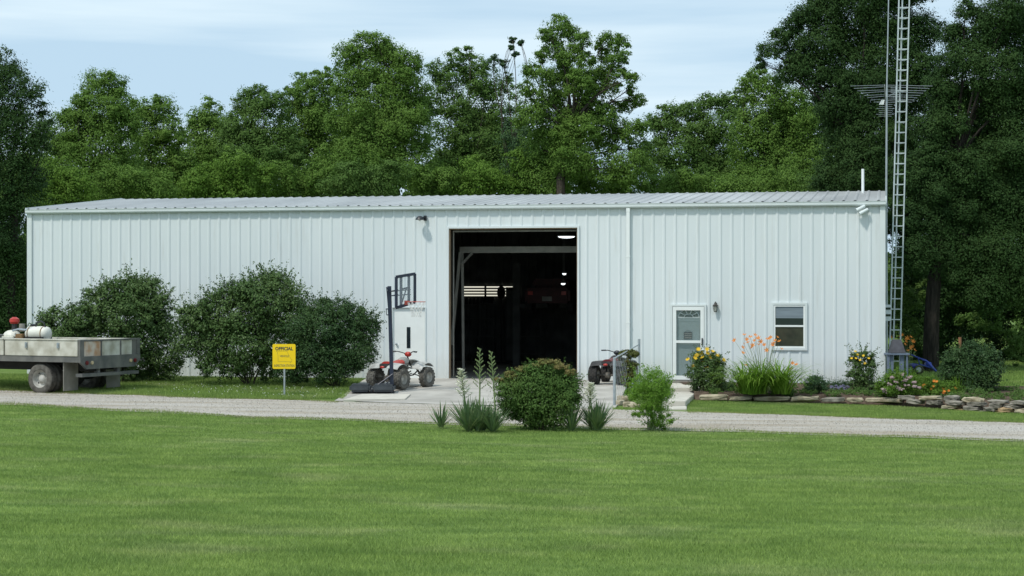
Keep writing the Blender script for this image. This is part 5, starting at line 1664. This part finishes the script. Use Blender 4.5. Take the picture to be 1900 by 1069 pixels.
for s in (-0.06, 0.06):
    o_ = Vector((0, s, 0)); so_ = sb_*s*4
    mb.tube([L(717, 533) + o_, L(723, 541) + o_, back_t + so_ + Vector((0, 0, -0.12))], 0.014, 5)
    mb.tube([L(719, 541) + o_, L(726, 549) + o_, back_b + so_ + Vector((0, 0, 0.08))], 0.014, 5)
mb.build('lift_arm', M['hoop_metal'], hp)
mb = MB(); mb.tube([L(717.5, 534), L(724, 610), L(728, 640)], 0.014, 6)
st = mb.build('adjuster_strut', M['hoop_metal'], hp)
p = L(718.5, 578)
mb = MB()
mb.box(p.x-0.035, p.x+0.035, -0.03, 0.03, p.z+0.05, p.z+0.075); mb.box(p.x-0.02, p.x+0.045, -0.03, 0.03, p.z-0.10, p.z-0.075)
mb.tube([(p.x-0.025, 0, p.z+0.05), (p.x-0.02, 0, p.z-0.08)], 0.009, 5); mb.tube([(p.x+0.02, 0, p.z+0.05), (p.x+0.03, 0, p.z-0.08)], 0.009, 5)
mb.build('adjuster_handle', M['hoop_metal'], st)
rc = Bp(0.0, -0.86, 0.0) + nb*(0.23 + 0.13); rc.z = L(780, 560).z
mb = MB(); mb.ring(rc, (0, 0, 1), 0.225, 0.009, 28, 6)
mb.tube([rc - nb*0.225 + sb_*0.03, Bp(0, -0.84, 0.02) + sb_*0.05], 0.010, 5); mb.tube([rc - nb*0.225 - sb_*0.03, Bp(0, -0.84, 0.02) - sb_*0.05], 0.010, 5)
vv = [Bp(0, -0.84, w_) + sb_*a_ + Vector((0, 0, z_)) for w_ in (0.022, 0.05) for a_, z_ in ((-0.07, -0.06), (0.07, -0.06), (0.07, 0.05), (-0.07, 0.05))]
mb.add(vv, [(3,2,1,0),(4,5,6,7),(0,1,5,4),(1,2,6,5),(2,3,7,6),(3,0,4,7)])
ri = mb.build('rim', M['rim_red'], hp)
mb = MB()
lv = [(0.222, -0.01), (0.185, -0.12), (0.14, -0.22), (0.115, -0.30), (0.12, -0.38)]
for k in range(12):
    for sgn in (1, -1):
        pts = []
        for i, (r_, z_) in enumerate(lv):
            a = 2*math.pi*(k + sgn*0.5*i)/12
            pts.append(rc + Vector((math.cos(a)*r_, math.sin(a)*r_, z_)))
        mb.tube(pts, 0.006, 3, cap=False)
mb.build('net', M['net'], ri)

# ------------------------------------------------------------------ lattice tower, mast and television antenna
M['tower'] = new_mat('tower', (0.52, 0.57, 0.58), 0.45, metal=0.2, var=0.12, scale=2)
M['alu'] = new_mat('alu', (0.42, 0.45, 0.46), 0.35, metal=0.6, var=0.1, scale=3)
Dt = 48.3
b = onground(1658.5, Dt); 
tw = empty('lattice_tower', b, label='tall white lattice tower leaning slightly beside the building corner', cat='tower')
topz = 12.6
def tpos(z): return Vector((((1658.5 + 0.0262*(690-(HY-(z-CH)*F/Dt))) - 950)/F*Dt - b.x, 0, z - b.z))
rr = 0.165
offs = [Vector((math.cos(a)*rr, math.sin(a)*rr, 0)) for a in (math.radians(-150), math.radians(-33), math.radians(88))]
for o_ in offs:
    MB().tube([tpos(b.z) + o_, tpos(topz) + o_], 0.020, 6).build('leg', M['tower'], tw)
z = 0.3
while z < topz:
    q = [tpos(z) + o_ for o_ in offs]; mb = MB()
    for i in range(3):
        mb.tube([q[i], q[(i+1) % 3]], 0.017, 4)
    mb.build('rung', M['tower'], tw)
    z += 0.282
Dm = 49.2
b = onground(1646, Dm)
tm = empty('antenna_mast', b, label='thin galvanised mast with a large television antenna beside the lattice tower', cat='antenna')
m0_ = Vector((0, 0, 0)); m1_ = at(1644.5, 350, Dm) - b; m2_ = at(1645.5, 160, Dm) - b; m3_ = at(1649.5, -40, Dm) - b
MB().tube([m0_, m1_, m2_], [0.028, 0.028, 0.025], 8).tube([m2_, m3_], [0.020, 0.014], 8).build('mast', M['alu'], tm, shade=True)
A0 = at(1641, 158, Dm-2.0) - b; A1 = at(1644, 188, Dm+0.6) - b; A2 = at(1642, 217, Dm+3.4) - b
an = MB().tube([A0, A1, A2], 0.018, 4).tube([A1, m2_ + Vector((0, 0, -0.25))], 0.02, 6).build('boom', M['alu'], tm)
n_e = 8
for k in range(n_e):
    t = k/(n_e-1)
    c_ = A0.lerp(A1, t); half = (1.08 - 0.55*t)
    mb = MB()
    for s in (-1, 1):
        mb.tube([c_ + Vector((0.03*s, 0, 0.02*(k % 2))), c_ + Vector((s*half + 0.14, -0.22, -0.05))], 0.0060, 4)
    mb.build('element', M['alu'], an)
for k in range(8):
    t = (k + 0.6)/8.0
    c_ = A1.lerp(A2, t); half = 0.26 if k % 3 == 0 else 0.19
    MB().tube([c_ - Vector((half, 0, 0)), c_ + Vector((half, 0, 0))], 0.006, 4).build('element', M['alu'], an)
p = at(1636.5, 190, Dm+0.2) - b
mb = MB(); mb.add([p + Vector(v_) for v_ in ((-0.07, 0, -0.06), (0.05, 0, -0.06), (0.07, 0, 0.07), (0.0, 0, 0.07), (-0.07, 0.06, -0.06), (0.05, 0.06, -0.06), (0.07, 0.06, 0.07), (0.0, 0.06, 0.07))],
    [(0,1,2,3),(7,6,5,4),(0,4,5,1),(1,5,6,2),(2,6,7,3),(3,7,4,0)])
mb.build('amplifier_box', M['white'], tm)
mb = MB()
p = at(1662, 172, Dm+0.8) - b
for k in range(7):
    mb.tube([p + Vector((-0.14, 0, -0.15 + k*0.05)), p + Vector((0.14, 0, -0.15 + k*0.05))], 0.006, 4)
mb.tube([p + Vector((0, 0, -0.18)), p + Vector((0, 0, 0.18))], 0.008, 4); mb.tube([p, m2_ + Vector((0, 0, -0.3))], 0.01, 4)
mb.build('grid_reflector', M['alu'], tm)

# ------------------------------------------------------------------ flatbed truck
M['truck_board'] = new_mat('truck_board', (0.36, 0.34, 0.27), 0.65, c2=(0.63, 0.62, 0.55), scale=3.0, detail=8)
M['rusty_board'] = new_mat('rusty_board', (0.42, 0.24, 0.13), 0.7, c2=(0.60, 0.58, 0.52), scale=3.5, detail=8)
M['truck_steel'] = new_mat('truck_steel', (0.085, 0.088, 0.085), 0.65, c2=(0.17, 0.165, 0.15), scale=3, detail=6)
M['truck_dark'] = new_mat('truck_dark', (0.02, 0.02, 0.019), 0.8, var=0.3, scale=4)
M['flap'] = new_mat('flap', (0.19, 0.18, 0.155), 0.85, c2=(0.29, 0.275, 0.24), scale=3)
M['rim_white'] = new_mat('rim_white', (0.32, 0.31, 0.28), 0.6, c2=(0.52, 0.51, 0.47), scale=6)
M['tank_white'] = new_mat('tank_white', (0.62, 0.61, 0.53), 0.45, c2=(0.76, 0.75, 0.68), scale=3)
M['rust'] = new_mat('rust', (0.16, 0.09, 0.045), 0.85, c2=(0.30, 0.19, 0.08), scale=6)
M['amber'] = new_mat('amber', (0.60, 0.48, 0.30), 0.3)
PH = math.radians(25)
Dk = 44.0
kx = (146.5-950)/F*Dk
b = Vector((kx, Dk, float(gz(kx, Dk))))
tk = empty('flatbed_truck', b, -PH, label='old flatbed work truck with white side boxes, its rear towards the yard', cat='truck')
def zt(py): return CH - (py-HY)/F*Dk - b.z
W = 2.38
LB = 4.2
z_top, z_box, z_deck, z_low = zt(632), zt(662), zt(673), zt(686)
MB().box(-LB, -0.005, 0.0, W, z_deck, z_box-0.003).build('deck', M['truck_steel'], tk)
for (y0, y1) in ((-0.02, 0.34), (W-0.34, W+0.02)):
    sb1 = MB().box(-2.32, -0.03, y0, y1, z_box, z_top).build('side_box', M['truck_board'], tk, bevel=0.012)
    sb2 = MB().box(-LB, -2.36, y0, y1, z_box, z_top).build('side_box', M['truck_board'], tk, bevel=0.012)
    if y0 < 0:
        for sbx, xs_ in ((sb1, (-0.62, -1.62)), (sb2, (-2.9, -3.8))):
            MB().box(-2.33 if sbx is sb1 else -LB, -0.02 if sbx is sb1 else -2.35, y0-0.018, y1+0.01, z_top+0.001, z_top+0.022).build('lid', M['truck_board'], sbx)
            for x in xs_:
                MB().box(x-0.03, x+0.03, y0-0.035, y0-0.002, z_top-0.20, z_top-0.06).box(x-0.018, x+0.018, y0-0.05, y0-0.036, z_top-0.17, z_top-0.08).build('latch', M['galv'], sbx)
# tailgate of steel frame with board infill
mb = MB()
mb.box(0.0, 0.05, -0.02, 0.14, z_box, z_top+0.01); mb.box(0.0, 0.05, W-0.10, W+0.02, z_box, z_top+0.01)
mb.box(0.0, 0.05, 0.14, W-0.10, z_top-0.03, z_top+0.01)
for f_ in (0.345, 0.675): mb.box(0.0, 0.055, W*f_-0.015, W*f_+0.015, z_box, z_top-0.03)
tg = mb.build('tailgate', M['truck_steel'], tk)
MB().box(0.008, 0.030, 0.14, W*0.345-0.015, z_box, z_top-0.032).build('board', M['rusty_board'], tg)
MB().box(0.008, 0.030, W*0.345+0.015, W*0.675-0.015, z_box, z_top-0.032).build('board', M['truck_board'], tg)
MB().box(0.008, 0.030, W*0.675+0.015, W-0.30, z_box, z_top-0.032).build('board', M['truck_board'], tg)
MB().box(0.008, 0.030, W-0.30, W-0.101, z_box, z_top-0.032).build('board', M['truck_steel'], tg)
mb = MB(); mb.prism([(-0.02, z_box-0.004), (W+0.02, z_box-0.004), (W+0.02, z_deck), (W-0.22, z_low), (0.22, z_low), (-0.02, z_deck)], 0, 0.0, 0.06)
rs = mb.build('rear_skirt', M['truck_steel'], tk)
for y in (0.42, W-0.40):
    MB().lathe([(0.045, 0), (0.045, 0.03), (0.02, 0.035)], (0.061, y, (z_box+z_low)/2+0.0), (1, 0, 0), 14).build('tail_lamp', M['amber'], rs)
for y in (0.22, W-0.22):
    MB().lathe([(0.05, 0), (0.05, 0.03), (0.02, 0.035)], (0.061, y, (z_box+z_low)/2+0.0), (1, 0, 0), 14).build('tail_lamp', M['dark_red'], rs)
mb = MB()
mb.box(-0.1, 0.10, 0.0, W-0.1, zt(700), zt(694))
for y in (0.75, W-0.85): mb.box(-0.12, 0.0, y, y+0.08, zt(699), z_low+0.12)
mb.build('rear_bumper', M['truck_steel'], tk)
mb = MB()
for y in (0.72, W-0.80): mb.box(-6.2, -0.05, y, y+0.09, z_deck-0.24, z_deck-0.01)
for x in (-0.5, -1.6, -2.8, -4.0): mb.box(x, x+0.08, 0.80, W-0.80, z_deck-0.16, z_deck-0.06)
mb.tube([(-1.05, 0.2, 0.36), (-1.05, W-0.2, 0.36)], 0.06, 8); mb.ball((-1.05, W/2, 0.36), (0.2, 0.22, 0.2), 12, 8)
mb.build('chassis', M['truck_dark'], tk)
for y in (0.06, W-0.62):
    MB().box(-0.54, -0.52, y, y+0.56, zt(727)+0.0, z_deck-0.01).build('mud_flap', M['flap'], tk)
def truck_wheel(parent, c, R, w, side):
    e = bpy.data.objects.new('wheel', None); col.objects.link(e); e.parent = parent; e.location = c
    prof = [(R*0.60, -w*0.45), (R*0.70, -w*0.5), (R*0.92, -w*0.48), (R, -w*0.38), (R, w*0.38), (R*0.92, w*0.48), (R*0.70, w*0.5), (R*0.60, w*0.45)]
    mb = MB().lathe(prof, (0, 0, 0), (0, 1, 0), 36, cap=False)
    for k in range(40):
        a = 2*math.pi*k/40
        for yy in (-0.25, 0.25):
            cc = Vector((math.cos(a)*R, yy*w, math.sin(a)*R)); mb.ball(cc, (0.016, w*0.12, 0.016), 4, 2)
    mb.build('tyre', M['tyre_dusty'], e, shade=True)
    s_ = side
    mb = MB().lathe([(R*0.60, w*0.45*s_), (R*0.57, w*0.36*s_), (R*0.52, w*0.0*s_), (R*0.42, -w*0.10*s_), (R*0.30, -w*0.02*s_), (R*0.27, w*0.12*s_), (R*0.15, w*0.25*s_), (0.001, w*0.27*s_)], (0, 0, 0), (0, 1, 0), 28, cap=False)
    for k in range(6):
        a = k*math.pi/3
        mb.lathe([(0.014, -w*0.02*s_), (0.012, w*0.12*s_)], (math.cos(a)*R*0.34, 0, math.sin(a)*R*0.34), (0, 1, 0), 6)
    mb.build('rim', M['rim_white'], e, shade=True)
    mb = MB()
    for k in range(4):
        a = k*math.pi/2 + 0.7
        mb.ball((math.cos(a)*R*0.46, -w*0.055*s_, math.sin(a)*R*0.46), (0.028, 0.012, 0.028), 8, 5)
    mb.build('hand_holes', M['truck_dark'], e)
for (y, sd) in ((0.16, -1), (0.46, 1), (W-0.46, -1), (W-0.16, 1)):
    truck_wheel(tk, (-1.27, y, 0.375), 0.375, 0.24, sd)
# cab, outside the photo's left edge
mb = MB()
mb.prism([(-4.45, 0.45), (-4.45, 1.95), (-4.60, 2.05), (-5.55, 2.02), (-5.95, 1.45), (-6.9, 1.30), (-7.0, 1.20), (-7.0, 0.50)], 1, 0.15, W-0.15)
cb_ = MB()
cb_.v = [(x, y, z) for (x, y, z) in mb.v]; cb_.f = mb.f
cab = cb_.build('cab', M['tank_white'], tk, bevel=0.05)
MB().prism([(-4.75, 1.45), (-4.75, 1.90), (-5.45, 1.88), (-5.75, 1.45)], 1, 0.14, 0.148).build('side_window', M['glass_dark'], cab)
MB().prism([(-5.60, 1.97), (-5.63, 1.97), (-5.99, 1.46), (-5.96, 1.46)], 1, 0.30, W-0.30).build('windscreen', M['glass_dark'], cab)
truck_wheel(tk, (-6.2, 0.22, 0.375), 0.375, 0.24, -1); truck_wheel(tk, (-6.2, W-0.22, 0.375), 0.375, 0.24, 1)
# ---- load on the truck: each its own thing
rot = Matrix.Rotation(-PH, 4, 'Z')
def TK(x, y, z): return b + (rot @ Vector((x, y, z)).to_4d()).to_3d() if False else b + rot.to_3x3() @ Vector((x, y, z))
deck = z_box
base = TK(-1.98, 1.0, deck)
wt = empty('sprayer_tank', base, -PH, label='white horizontal tank strapped down on the truck bed', cat='tank')
prof = [(0.001, -0.36), (0.11, -0.35), (0.17, -0.30), (0.19, -0.22), (0.19, 0.22), (0.17, 0.30), (0.11, 0.35), (0.001, 0.36)]
MB().lathe(prof, (-0.12, 0, 0.53), (1, 0, 0), 24, cap=False).build('tank_body', M['tank_white'], wt, shade=True)
mb = MB().box(-0.5, 0.28, -0.2, 0.2, 0.0, 0.06)
for x in (-0.36, 0.08): mb.box(x, x+0.08, -0.2, 0.2, 0.06, 0.44)
mb.box(-0.40, 0.18, -0.195, -0.16, 0.33, 0.45)
mb.build('cradle', M['truck_dark'], wt)
for x in (-0.33, 0.09): MB().ring((x, 0, 0.53), (1, 0, 0), 0.196, 0.012, 24, 4).build('strap', M['rust'], wt)
MB().lathe([(0.07, 0), (0.07, 0.05), (0.03, 0.06)], (-0.28, 0, 0.715), (0, 0, 1), 14).build('filler_cap', M['black'], wt)
mb = MB(); mb.tube([(0.14, -0.05, 0.70), (0.10, -0.05, 0.81), (0.0, -0.05, 0.85), (-0.12, -0.05, 0.82), (-0.16, -0.05, 0.70)], 0.020, 7)
mb.build('hose', M['black'], wt, shade=True)
base = TK(-2.60, 1.0, deck)
pu = empty('pump_engine', base, -PH, label='rusty pump engine with red cap and hoses at the left edge of the photo', cat='pump')
MB().box(-0.10, 0.14, -0.2, 0.2, 0.0, 0.52).build('pump_housing', M['rust'], pu, bevel=0.02)
MB().box(-0.62, -0.12, -0.24, 0.24, 0.0, 0.46).ball((-0.36, 0, 0.46), (0.25, 0.2, 0.16), 12, 7).build('engine_block', M['tank_white'], pu, bevel=0.02)
MB().lathe([(0.10, 0), (0.13, 0.05), (0.12, 0.12), (0.05, 0.17)], (-0.28, 0, 0.78), (0, 0, 1), 14).build('air_filter', M['red'], pu, shade=True)
MB().tube([(-0.28, 0, 0.55), (-0.28, 0, 0.78)], 0.07, 8).build('filter_neck', M['plastic_dark'], pu)
MB().lathe([(0.07, 0), (0.08, 0.1), (0.07, 0.20)], (-0.05, 0.02, 0.58), (0, 0, 1), 10).build('muffler', M['flap'], pu, shade=True)
mb = MB(); mb.tube([(-0.2, -0.15, 0.60), (0.0, -0.18, 0.64), (0.2, -0.15, 0.62), (0.38, -0.1, 0.66), (0.45, 0, 0.58)], 0.03, 7); mb.build('hose', M['galv'], pu, shade=True)
base = TK(-3.45, 1.0, deck)
bx2 = empty('equipment_crate', base, -PH, label='pale steel crate on the truck bed cut off by the left edge', cat='crate')
MB().box(-0.45, 0.32, -0.35, 0.35, 0.0, 0.45).build('crate_body', M['truck_board'], bx2, bevel=0.015)
MB().box(-0.47, 0.34, -0.37, 0.37, 0.452, 0.49).build('lid', M['truck_steel'], bx2)

# ------------------------------------------------------------------ things by the right-hand corner
M['slate'] = new_mat('slate', (0.055, 0.055, 0.065), 0.7, var=0.3, scale=5)
M['paint_blue'] = new_mat('paint_blue', (0.012, 0.03, 0.20), 0.35, var=0.3, scale=5)
M['blue_grey'] = new_mat('blue_grey', (0.14, 0.18, 0.24), 0.6, var=0.2, scale=4)
Dq = 47.0
b = onground(1661, Dq)
gr = empty('garden_shelter', b, label='small grey open-fronted garden box with a dark sloped lid at the building corner', cat='garden box')
def Q(px, py): 
    p = at(px, py, Dq) - b; return p.x, p.z
x0, zt_ = Q(1643, 655); x1, _ = Q(1681, 655); _, zlid = Q(1660, 630)
mb = MB()
mb.box(x0-0.02, x1+0.04, -0.28, 0.28, zt_-0.045, zt_)
for x in (x0, x1-0.05):
    for y in (-0.25, 0.20): mb.box(x, x+0.05, y, y+0.05, -0.05, zt_-0.046)
mb.build('frame', M['blue_grey'], gr)
a, _ = Q(1650, 0); c_, _ = Q(1678, 0); a2_, _ = Q(1656, 0); c2_, _ = Q(1671, 0)
v = [(a, -0.22, zt_+0.002), (c_, -0.22, zt_+0.002), (c_, 0.22, zt_+0.002), (a, 0.22, zt_+0.002), (a2_, -0.08, zlid), (c2_, -0.08, zlid), (c2_, 0.08, zlid), (a2_, 0.08, zlid)]
MB().add(v, [(3,2,1,0),(4,5,6,7),(0,1,5,4),(1,2,6,5),(2,3,7,6),(3,0,4,7)]).build('sloped_lid', M['slate'], gr, bevel=0.01)
mb = MB()
for (p0_, p1_) in ((1648, 1655), (1667, 1674)):
    xa, _ = Q(p0_, 0); xb, _ = Q(p1_, 0)
    MB().box(xa, xb, -0.20, -0.16, 0.0, zt_-0.047).build('panel', M['blue_grey'], gr)
xb0, zj = Q(1662, 687)
jg = MB().lathe([(0.10, 0), (0.13, 0.03), (0.135, 0.20), (0.10, 0.28), (0.03, 0.33), (0.03, 0.37)], (0, 0, 0), (0, 0, 1), 18).build('water_jug', M['plastic_white'], None, shade=True)
jb = onground(1661, Dq - 0.55); jg.location = (jb.x, jb.y, -0.02)
tag(jg, 'pale round jug standing in front of the grey garden box', 'jug')
# blue implement leaning under the trees: an upturned bicycle-like tiller frame
Db = 48.6
b = onground(1712, Db)
bl = empty('garden_tiller', b, label='blue wheeled garden machine lying behind the flowers right of the tower', cat='garden machine')
def Q2(px, py, dy=0.0):
    p = at(px, py, Db+dy) - b; return Vector((p.x, p.y, p.z))
mb = MB()
mb.tube([Q2(1690, 658), Q2(1704, 664), Q2(1719, 670), Q2(1726, 678), Q2(1737, 689)], [0.018, 0.022, 0.03, 0.045, 0.03], 8)
mb.tube([Q2(1690, 658, 0.4), Q2(1704, 664, 0.4), Q2(1719, 670, 0.4), Q2(1726, 678, 0.3)], [0.018, 0.022, 0.03, 0.03], 8)
mb.tube([Q2(1704, 664), Q2(1706, 676), Q2(1726, 682)], 0.02, 6)
mb.build('frame', M['paint_blue'], bl, shade=True)
MB().ball(Q2(1694, 680, 0.2), (0.16, 0.16, 0.09), 12, 8, power=0.7).build('engine_cover', M['paint_blue'], bl, shade=True)
MB().ball(Q2(1722, 676, 0.2), (0.10, 0.12, 0.07), 10, 6, power=0.7).build('gear_case', M['paint_blue'], bl, shade=True)
for px in (1687, 1705):
    pw = Q2(px, 686, -0.05)
    w_ = MB().ring(pw, (0.15, 1, 0), 0.10, 0.03, 20, 7).build('wheel', M['tyre'], bl, shade=True)
    MB().lathe([(0.07, -0.01), (0.07, 0.01)], pw, (0.15, 1, 0), 14).build('rim', M['galv'], w_)
mb = MB().tube([Q2(1690, 658), Q2(1684, 655)], 0.02, 7).tube([Q2(1690, 658, 0.4), Q2(1684, 655, 0.4)], 0.02, 7); mb.build('grips', M['black'], bl)
# brown stake behind the round shrub
b = onground(1781, 46.2)
sk = MB().tube([(0, 0, 0), (0.01, 0, CH - b.z - (648-HY)/F*46.2)], 0.016, 6).tube([(0.01, 0, CH - b.z - (646-HY)/F*46.2), (0.0, 0, CH - b.z - (626-HY)/F*46.2)], 0.040, 8)
sk = sk.build('garden_stake', new_mat('stake', (0.28, 0.13, 0.06), 0.8, var=0.2), None)
sk.location = b; tag(sk, 'short orange-brown stake standing up behind the round dark shrub', 'stake')

# ------------------------------------------------------------------ inside the workshop
def BWp(px, py, y):
    p = PB(px, py, y); return BW(*p)
yv = 8.5
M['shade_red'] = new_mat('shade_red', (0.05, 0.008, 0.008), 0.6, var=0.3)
c0 = PB(1015, 560, yv)
b = BW(c0[0], yv, 0.0)
rv = empty('raised_vehicle', b, -TH, label='dark red vehicle raised high inside the shadowed workshop', cat='vehicle')
zc = c0[2]
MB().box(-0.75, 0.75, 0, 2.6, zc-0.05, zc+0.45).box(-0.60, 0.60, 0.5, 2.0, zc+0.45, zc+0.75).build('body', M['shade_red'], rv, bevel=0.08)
for s in (-1, 1):
    MB().box(s*0.55-0.08, s*0.55+0.08, -0.02, -0.001, zc+0.22, zc+0.34).build('tail_light', M['red'], rv)
    MB().lathe([(0.32, -0.1), (0.32, 0.1)], (s*0.68, 0.7, zc-0.1), (1, 0, 0), 20).build('wheel', M['tyre'], rv)
MB().box(-0.16, 0.16, -0.025, -0.003, zc+0.02, zc+0.17).build('rear_plate', M['steel_cream'], rv)
b = BW(PB(1015, 560, yv)[0], yv + 1.2, 0.0)
lf = empty('vehicle_lift', b, -TH, label='two-post lift holding up the red vehicle in the workshop', cat='lift')
for s in (-1, 1):
    MB().box(s*1.25-0.12, s*1.25+0.12, -0.1, 0.1, 0.01, 3.4).build('post', M['inner'], lf)
    MB().box(min(s*1.12, s*0.2), max(s*1.12, s*0.2), -0.06, 0.06, zc-0.20, zc-0.07).build('arm', M['inner'], lf)
yv = 11.5
c0 = PB(930, 543, yv); b = BW(c0[0], yv, 0)
fn = empty('pedestal_fan', b, -TH, label='round dark fan silhouetted against the bright rear window', cat='fan')
MB().tube([(0, 0, 0.03), (0, 0, c0[2])], 0.03, 8).lathe([(0.3, 0), (0.28, 0.04)], (0, 0, 0.005), (0, 0, 1), 16).build('stand', M['dark'], fn)
MB().lathe([(0.02, -0.08), (0.22, -0.03), (0.22, 0.03), (0.02, 0.08)], (0, 0, c0[2]), (1, 1, 0), 20).build('fan_head', M['dark'], fn, shade=True)
c0 = PB(947, 545, yv); b = BW(c0[0], yv, 0)
cb2 = empty('parts_cabinet', b, -TH, label='tall dark cabinet in front of the rear window', cat='cabinet')
MB().box(-0.16, 0.16, 0, 0.5, 0.008, PB(947, 533, yv)[2]).build('carcass', M['dark'], cb2, bevel=0.01)
MB().box(-0.14, 0.14, -0.02, -0.002, 0.1, PB(947, 533, yv)[2]-0.1).build('door', M['inner'], cb2)
random.seed(9)
for k, (px, hgt, w_, lab) in enumerate(((880, 2.0, 0.7, 'cluttered dark shelf at the left below the rear window'), (905, 2.05, 0.5, 'dark shelf of cans in the middle below the rear window'), (985, 1.9, 0.8, 'dark shelf right of the tall cabinet in the workshop'))):
    y_s = 12.2
    b = BW(S(px, y_s), y_s, 0)
    sh = empty('storage_shelf', b, -TH, label=lab, cat='shelf')
    mb = MB()
    for z in (0.3, 0.9, 1.5, hgt): mb.box(-w_/2, w_/2, -0.2, 0.2, z-0.015, z+0.015)
    for x in (-w_/2, w_/2-0.03):
        mb.box(x, x+0.03, -0.21, -0.18, 0.008, hgt+0.1)
    mb.build('rack', M['inner'], sh)
    mb = MB()
    for j in range(5):
        x = -w_/2 + 0.08 + j*(w_-0.16)/4
        mb = MB().lathe([(0.05, 0), (0.05, random.uniform(0.1, 0.22)), (0.02, 0.24)], (x, 0, hgt+0.016), (0, 0, 1), 10)
        mb.build('can', M['dark'], sh)
